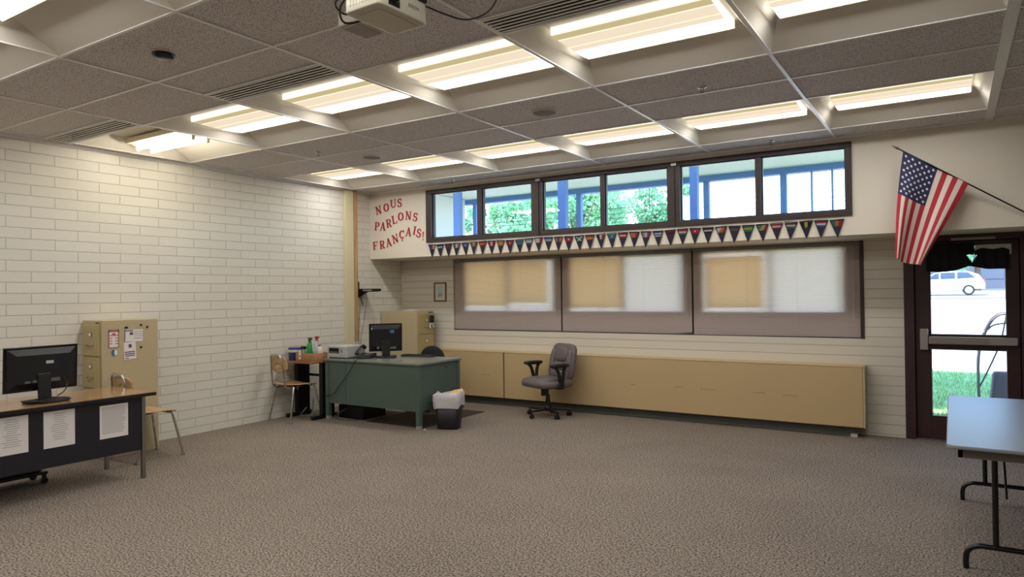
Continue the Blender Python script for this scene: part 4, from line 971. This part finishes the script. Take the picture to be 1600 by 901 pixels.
for sx in (-1, 1):
    x = sx*.275
    ar = MB().sup((x, -.02, .645), (.10, .27, .048), .5, .6, 22).build('armrest', M_BLACK, t)
    m = MB(); m.tube(smooth_path([(x, -.10, .635), (x, -.055, .59), (x, -.025, .50), (x-sx*.01, -.015, .40)]), .021, 8); m.tube(smooth_path([(x, .075, .635), (x, .045, .59), (x, .030, .50), (x-sx*.01, .02, .40)]), .021, 8)
    m.box(min(x-sx*.02, x-sx*.20), max(x-sx*.02, x-sx*.20), -.04, .05, .36, .378); m.sup((x-sx*.012, .0, .40), (.05, .11, .09), .5, .6, 14); m.build('arm_support', M_BLACK, ar)
# black chair behind the desk
t = thing('office_chair', 'black office chair behind the green steel desk, only its rounded back showing', 'office chair', (-5.90, 7.12, 0.006), math.radians(8))
chair_base(t, math.radians(20), .27)
MB().tube([(0, 0, .13), (0, 0, .40)], .025, 16).build('gas_column', M_BLACK, t)
MB().sup((0, 0, .45), (.46, .44, .09), .45, .5, 26).build('seat', mat('black_chair_fabric', (22, 22, 28), .8), t)
MB().sup((0, .20, .665), (.38, .07, .32), 1., .9, 26).build('backrest', mat('black_chair_fabric', (22, 22, 28), .8), t)
MB().tube(smooth_path([(0, .08, .40), (0, .2, .41), (0, .25, .50), (0, .24, .62)]), .02, 8).build('back_support', M_BLACK, t)

# ================================================================== FOLDING TABLE
FZ = .722; fx0, fx1, fy0, fy1 = -.035, .75, 4.16, 6.10
t = thing('folding_table', 'long folding table with pale top and black tube legs in right foreground', 'table')
m = MB(); r = .05; cx, cy = (fx0+fx1)/2, (fy0+fy1)/2
def tr(z, s=0): return [(x+cx, y+cy, z) for x, y, _ in rrect(fx1-fx0-s, fy1-fy0-s, .045, 0)]
loft(m, [tr(FZ-.018, .004), tr(FZ-.003), tr(FZ, .008)]); m.add(tr(FZ, .008), [tuple(range(28))])
m.build('tabletop', mat('pale_grey_laminate', (132, 138, 146), .38, var=.03, vscale=30), t)
m = MB(); ins = .05
m.box(fx0+ins, fx1-ins, fy0+ins, fy0+ins+.02, FZ-.068, FZ-.018); m.box(fx0+ins, fx1-ins, fy1-ins-.02, fy1-ins, FZ-.068, FZ-.018); m.box(fx0+ins, fx0+ins+.02, fy0+ins, fy1-ins, FZ-.068, FZ-.018); m.box(fx1-ins-.02, fx1-ins, fy0+ins, fy1-ins, FZ-.068, FZ-.018)
m.build('apron', mat('apron_grey', (112, 106, 98), .5), t)
for yy in (4.50, 5.93):
    xa, xb = .045, .045+.60; xm0, xm1 = xa+.135, xb-.135
    lg = MB().tube(smooth_path([(xa, yy, .0), (xa, yy, .06), (xa+.012, yy, .10), (xa+.05, yy, .125), (xa+.12, yy, .13), (xb-.12, yy, .13), (xb-.05, yy, .125), (xb-.012, yy, .10), (xb, yy, .06), (xb, yy, .0)], 5), .0145, 12).build('leg', M_BLACKG, t)
    for x in (xm0, xm1): MB().tube([(x, yy, .13), (x, yy, FZ-.02)], .0145, 12).build('upright', M_BLACKG, lg)
    s_ = 1 if yy < 5 else -1
    for x in (xm0+.05, xm1-.05): MB().tube([(x, yy, .30 if s_ < 0 else .4), (x, yy+s_*.32, FZ-.03)], .006, 8).build('brace', M_BLACKM, lg)
MB().box(.27, .33, 5.90, 5.955, .50, FZ-.02).box(.262, .338, 5.885, 5.965, .36, .50).build('leg_lock', M_BLACK, t, bevel=.01)

# ================================================================== CEILING DEVICES
t = thing('smoke_detector', 'round black detector on ceiling tile left of the projector', 'smoke detector', (-4.02, 2.42, 3.006)); 
MB().lathe([(.066, 0), (.066, -.012), (.058, -.032), (.03, -.038), (0, -.038)], n=28).build('housing', M_BLACKG, t); MB().lathe([(.070, 0), (.072, -.004), (.066, -.008)], n=28).build('base_ring', M_WHITE, t)
for k, (x, y) in enumerate(((-2.80, 4.94), (-5.24, 5.48))):
    t = thing('ceiling_speaker', ['round white ceiling speaker nearer the middle of the room', 'round ceiling speaker nearer the left brick wall'][k], 'speaker', (x, y, 3.0055), 0, 'round ceiling speakers')
    MB().lathe([(.108, 0), (.108, -.008), (.098, -.012), (.096, -.006)], n=32).build('rim', M_WHITE, t)
    MB().lathe([(.096, -.007), (.05, -.010), (0, -.011)], n=32).build('grille', speckle_mat('speaker_grille%d' % k, (178, 172, 172), (96, 92, 92), 700, (.4, .6)), t)
sp = None
for k, (x, y) in enumerate(((-1.513, 5.004), (-5.497, 4.964), (-1.495, 7.209), (-5.47, 7.20))):
    if sp is None:
        sp = thing('fire_sprinkler', 'x', 'sprinkler')
        MB().lathe([(.036, 0), (.034, -.006), (.018, -.012), (.012, -.014)], n=20).build('escutcheon', M_CHROME, sp)
        m = MB(); m.tube([(-.010, 0, -.012), (-.012, 0, -.03), (0, 0, -.042)], .003, 6); m.tube([(.010, 0, -.012), (.012, 0, -.03), (0, 0, -.042)], .003, 6); m.lathe([(0, -.042), (.016, -.043), (.016, -.046), (0, -.047)], n=12); m.build('sprinkler_head', M_STEEL, sp); o = sp
    else: o = copy_tree(sp)
    o.location = (x, y, 3.006); o['group'] = 'chrome fire sprinklers'; o['category'] = 'sprinkler'
    o['label'] = ['chrome ceiling sprinkler on a tile between the two light rows, right of speakers', 'chrome ceiling sprinkler on a tile between the two light rows, near brick wall', 'chrome ceiling sprinkler above the right high window', 'chrome ceiling sprinkler above the leftmost high window'][k]

# projector
PX, PY, PZ = -2.04, 2.235, 2.700
t = thing('projector', 'white ceiling projector with dark square lens opening, facing right', 'projector', (PX, PY, PZ), -.04)
MB().sup((0, 0, .05), (.21, .30, .098), .18, .18, 28).build('projector_case', mat('ivory_plastic', (206, 200, 184), .4), t)
MB().box(.1035, .1065, -.095, -.030, .018, .082).build('lens_recess', M_BLACK, t)
MB().lathe([(.024, 0), (.024, .006), (.018, .010), (0, .004)], n=20, T=RT((.106, -.062, .052), ry=PI/2)).build('lens', M_BLACKG, t)
m = MB()
for k in range(8): m.box(-.07+.018*k, -.062+.018*k, -.1515, -.149, .03, .07)
m.box(-.07, .07, -.11, .12, -.001, .004); m.build('vent_panel', mat('panel_ivory', (206, 200, 184), .5), t)  # same ivory as the projector case
MB().box(.03, .11, .02, .14, .096, .112).build('wireless_dongle', M_BLACK, t, bevel=.004)
text_mesh('EPSON', .022, 'front_lettering', M_INK, t, Matrix.Translation((.1062, .055, .052)) @ Matrix.Rotation(PI/2, 4, 'Z') @ Matrix.Rotation(PI/2, 4, 'X'))
MB().tube([(-.02, .02, .095), (-.02, .02, .30)], .02, 14).box(-.09, .05, -.05, .09, .292, .3035).box(-.07, .05, -.05, .09, .095, .105).build('ceiling_mount', M_WHITE, t)
t = thing('junction_box', 'pale plastic box hanging from ceiling just behind the projector', 'box', (-2.44, 2.49, 2.86), -.06)
MB().sup((0, 0, .0), (.14, .20, .075), .25, .25, 24).build('box_shell', mat('grey_ivory_plastic', (176, 168, 154), .45), t)
MB().box(-.05, .05, -.08, .08, -.040, -.036).build('recess', mat('recess_grey', (160, 152, 142), .6), t); MB().tube([(0, 0, .03), (0, 0, .145)], .018, 12).build('drop_rod', M_WHITE, t)
m = MB()
m.tube(smooth_path([(-1.96, 2.36, 2.80), (-1.90, 2.47, 2.775), (-1.84, 2.55, 2.765), (-1.76, 2.60, 2.80), (-1.70, 2.60, 2.87), (-1.66, 2.58, 3.0)]), .004, 7)
m.tube(smooth_path([(-2.10, 2.10, 2.80), (-2.20, 2.12, 2.76), (-2.26, 2.20, 2.73), (-2.22, 2.28, 2.76), (-2.30, 2.40, 2.84), (-2.38, 2.46, 2.87)]), .005, 7)
m.tube(smooth_path([(-2.12, 2.14, 2.82), (-2.25, 2.14, 2.80), (-2.28, 2.22, 2.78), (-2.20, 2.24, 2.80), (-2.20, 2.25, 2.99)]), .005, 7)
tag(m.build('projector_cables', M_BLACK), 'black cables looping from the ceiling projector', 'cable')

# ================================================================== OUTDOORS
def gz_(y):
    pts = [(8.3, -.03), (15.2, -.02), (17.3, .02), (30, .36), (50, .86), (56, 1.05), (75, 1.3), (140, 2.0)]
    for (a, za), (c, zc) in zip(pts, pts[1:]):
        if y <= c: return za+(zc-za)*(y-a)/(c-a)
    return pts[-1][1]
def strip(y0, y1, n, x0, x1, off=0):
    m = MB(); vs = []
    for i in range(n+1): y = y0+(y1-y0)*i/n; vs += [(x0, y, gz_(y)+off), (x1, y, gz_(y)+off), (x0, y, gz_(y)-.4), (x1, y, gz_(y)-.4)]
    fs = []
    for i in range(n): a = i*4; fs += [(a, a+1, a+5, a+4), (a+2, a+6, a+7, a+3), (a, a+4, a+6, a+2), (a+1, a+3, a+7, a+5)]
    fs += [(0, 2, 3, 1), (n*4, n*4+1, n*4+3, n*4+2)]
    m.add(vs, fs); return m
M_GRASS = mat('lawn_green', (150, 190, 120), .9, var=.35, vscale=6, bump=.5, bscale=40)
M_CONC = mat('pale_concrete', (214, 206, 196), .9, var=.05, vscale=2)
st(strip(8.31, 15.2, 6, -40, 30).build('ground_lawn', M_GRASS))
st(strip(15.2, 49.4, 14, -60, 40).build('ground_pavement', M_CONC))
st(strip(49.9, 140, 20, -120, 90).build('ground_road', mat('pale_asphalt', (150, 148, 146), .9, var=.05, vscale=1)))
st(strip(49.4, 49.9, 1, -60, 40, .10).build('ground_curb', mat('curb_grey', (120, 116, 116), .9)))  # curb in one even grey
m = MB(); rr = random.Random(4)
for k in range(9000):
    x = rr.uniform(-1.2, 2.2); y = rr.uniform(8.4, 15.2)
    if .15 < x < 1.05 and 9.1 < y < 9.8: continue
    a = rr.uniform(0, PI); h = rr.uniform(.03, .07); z = gz_(y); w_ = .006
    dx, dy = math.cos(a)*w_, math.sin(a)*w_; lx_, ly_ = rr.uniform(-.02, .02), rr.uniform(-.02, .02)
    m.add([(x-dx, y-dy, z), (x+dx, y+dy, z), (x+lx_, y+ly_, z+h)], [(0, 1, 2)])
tag(m.build('grass_blades', M_GRASS), 'short green lawn grass seen through the door glass', 'grass', kind='stuff')
# covered walkway
t = thing('covered_walkway', 'covered outdoor walkway with white soffit and blue-grey posts beyond high windows', 'walkway roof')
MB().box(-14, 1.2, YS+.6, 12.6, 3.60, 3.72).build('roof_panel', mat('white_soffit', (222, 214, 214), .7), t)
M_POST = mat('slate_glare_post', (88, 124, 190), .6)  # slate posts made bluer, window glare is put into the colour
MB().box(-14, 1.2, 12.42, 12.6, 3.50, 3.599).build('fascia_beam', M_POST, t)
for x, y, w_ in ((-7.325, 9.8, .13), (-5.23, 9.8, .14), (-3.097, 9.8, .11)): MB().box(x-w_/2, x+w_/2, y-.05, y+.05, gz_(y), 3.599).build('post', M_POST, t)
for x, w_ in ((-8.85, .09), (-6.29, .10), (-3.72, .10), (-2.397, .10), (-1.95, .025), (-1.634, .025)): MB().box(x-w_/2, x+w_/2, 12.44, 12.54, gz_(12.5), 3.499).build('post', M_POST, t)
m = MB(); m.box(-14, -9.0, 8.4, 12.3, -.1, 3.59); tag(m.build('neighbouring_wing', mat('white_stucco', (214, 214, 216), .8, var=.03)), 'white building wing seen through the leftmost high window', 'building')
# trees
def tree(label, x, y, base, h, cr, n, seed, cz):
    t = thing('leafy_tree', label, 'tree', (x, y, base)); r = random.Random(seed)
    MB().tube([(0, 0, -.1), (.1, 0, h*.3), (0, .1, h*.62)], .2, 10, rs=[.28, .2, .12]).build('trunk', mat('bark', (104, 88, 72), .9), t)
    m = MB(); blobs = [(r.gauss(0, cr*.5), r.gauss(0, cr*.4), cz+r.gauss(0, h*.16), r.uniform(.5, 1.)*cr*.42) for _ in range(22)]
    for bx, by, bz_, br in blobs: m.tube([(0, 0, h*.4), ((bx)*.6, by*.6, (h*.4+bz_)/2+.3), (bx, by, bz_)], .06, 5, 0, rs=[.09, .05, .02])
    m.build('branches', mat('bark', (104, 88, 72)), t)
    m = MB()
    for k in range(n):
        bx, by, bz_, br = blobs[r.randrange(len(blobs))]; v = Vector((r.gauss(0, 1), r.gauss(0, 1), r.gauss(0, .8))).normalized()*br*r.uniform(.5, 1.1)
        c = Vector((bx, by, bz_))+v; a = Vector((r.uniform(-1, 1), r.uniform(-1, 1), r.uniform(-1, 1))).normalized()*.19; d2 = a.cross(Vector((r.uniform(-1, 1), r.uniform(-1, 1), r.uniform(-1, 1)))).normalized()*.11
        m.add([c-a, c+d2, c+a, c-d2], [(0, 1, 2, 3)])
    m.build('foliage', translucent_mat('leaf_'+str(seed), (128, 182, 146), (160, 214, 160), .35), t)
tree('broad green tree seen through the middle high window', -22.9, 45, gz_(45), 10.4, 4.4, 11000, 3, 6.4)
tree('leafy green tree seen through the leftmost high window', -33.8, 52, gz_(52), 11.0, 3.2, 6500, 8, 6.9)
tree('smaller pale tree at right side of the middle high window', -21.2, 55, gz_(55), 9.8, 2.5, 3500, 5, 6.6)
tree('green tree across the street showing above the parked cars through door', 1.9, 74, gz_(74), 9.5, 3.0, 6000, 6, 5.4)
m = MB()
for k, z in enumerate((6.35, 6.6, 6.95)): m.tube([(-55+7.5*i, 40, z+.4*((i-6)/6)**2-.2) for i in range(13)], .018, 5)
tag(m.build('power_lines', M_BLACKM), 'thin overhead power lines crossing behind the high windows', 'power lines')
m = MB(); m.tube([(-55, 40, .4), (-55, 40, 8)], .12, 8); tag(m.build('utility_pole', mat('pole_wood', (90, 74, 60), .9)), 'wooden utility pole at the left end of overhead lines', 'pole')
m = MB(); m.tube([(35, 40, .4), (35, 40, 8)], .12, 8); tag(m.build('utility_pole', mat('pole_wood', (90, 74, 60), .9)), 'wooden utility pole at the right end of overhead lines', 'pole')
# cars
def car(label, x, y, z, body, L_=4.6, flip=False):
    t = thing('parked_car', label, 'car', (x, y, z), PI if flip else 0)
    # side profile in local x (front = -x), z ; width along y
    prof = [(-2.3, .45), (-2.28, .75), (-2.05, .92), (-1.3, 1.02), (-.55, 1.50), (.2, 1.62), (1.35, 1.60), (1.95, 1.35), (2.18, 1.0), (2.28, .8), (2.28, .42), (-2.3, .32)]
    MB().prism([(px, -.88, pz) for px, pz in prof], (0, 1.76, 0)).build('car_body', body, t, bevel=.05)
    G = mat('car_glass', (50, 72, 100), .15)
    for pg in ([(-1.08, 1.07), (-.52, 1.45), (-.30, 1.5), (-.30, 1.08)], [(-.20, 1.08), (-.20, 1.51), (.62, 1.54), (.62, 1.09)], [(.74, 1.09), (.74, 1.54), (1.35, 1.52), (1.78, 1.16)]):
        m = MB(); m.prism([(px, -.895, pz) for px, pz in pg], (0, .02, 0)); m.prism([(px, .875, pz) for px, pz in pg], (0, .02, 0)); m.build('side_window', G, t)
    for wx in (-1.42, 1.38):
        for sy in (-1, 1):
            wl = MB().tube([(wx, sy*.90, .34), (wx, sy*.68, .34)], .34, 24).build('wheel', M_BLACK, t)
            m = MB(); m.tube([(wx, sy*.905, .34), (wx, sy*.89, .34)], .22, 18); m.build('hub_cap', mat('alloy', (190, 192, 196), .3, .6), wl)
    MB().box(2.22, 2.30, -.86, -.62, .92, 1.08).build('tail_light', mat('tail_red', (180, 40, 50), .3), t); MB().box(2.22, 2.30, .62, .86, .92, 1.08).build('tail_light', mat('tail_red', (180, 40, 50)), t)
    return t
car('white parked car across the street seen through the door glass', -.42, 56, gz_(56), mat('car_white', (226, 226, 226), .3))
car('red parked car at left edge of the upper door pane', -3.9, 58.5, gz_(58.5), mat('car_red', (150, 40, 40), .3))
t = thing('distant_building', 'low grey building across the street behind the parked cars', 'building', (6, 84, gz_(84)))
MB().box(-14, 14, 0, 8, 0, 3.2).build('walls', mat('grey_stucco', (84, 92, 108), .9), t); MB().prism([(-14.5, -.5, 3.2), (-14.5, 8.5, 3.2), (-14.5, 4, 5.0)], (29, 0, 0)).build('roof', mat('roof_grey', (78, 80, 92), .9), t)
for k in range(6): MB().box(-12+4.2*k, -10+4.2*k, -.05, 0, 1.0, 2.3).build('window', mat('car_glass', (50, 72, 100)), t)
t = thing('push_cart', 'tubular metal push cart with mauve fabric body outside the door', 'cart', (.55, 9.45, gz_(9.45)))
CH = mat('cart_tube_grey', (130, 122, 134), .4, .4)
m = MB()
for yy in (-.14, .14):
    m.tube(smooth_path([(-.30, yy, .10), (-.31, yy, .45), (-.30, yy, .82), (-.22, yy, 1.10), (-.12, yy, 1.24), (.02, yy, 1.25), (.40, yy, 1.24)], 5), .012, 8)
m.tube([(.40, -.14, 1.24), (.40, .14, 1.24)], .012, 8); m.tube([(-.24, -.14, 1.05), (-.24, .14, 1.05)], .010, 8); m.tube(smooth_path([(-.22, -.14, 1.08), (-.10, -.14, 1.15), (.38, -.14, 1.15)]), .009, 8); m.tube(smooth_path([(-.30, -.14, .45), (-.12, -.15, .9), (-.05, -.14, 1.24)]), .009, 8)
m.build('tube_frame', CH, t)
MB().add([(-.17, -.16, .62), (.42, -.16, .62), (.42, .16, .60), (-.17, .16, .60), (-.22, -.20, .14), (.44, -.20, .14), (.44, .20, .14), (-.22, .20, .14)], [(0, 1, 2, 3), (7, 6, 5, 4), (0, 4, 5, 1), (1, 5, 6, 2), (2, 6, 7, 3), (3, 7, 4, 0)]).build('fabric_body', mat('mauve_fabric', (116, 106, 130), .9), t, bevel=.03)
for sx, sy in ((-.28, -.2), (-.28, .2), (.36, -.2), (.36, .2)): MB().tube([(sx, sy-.015, .09), (sx, sy+.015, .09)], .09, 18).build('wheel', M_BLACK, t)
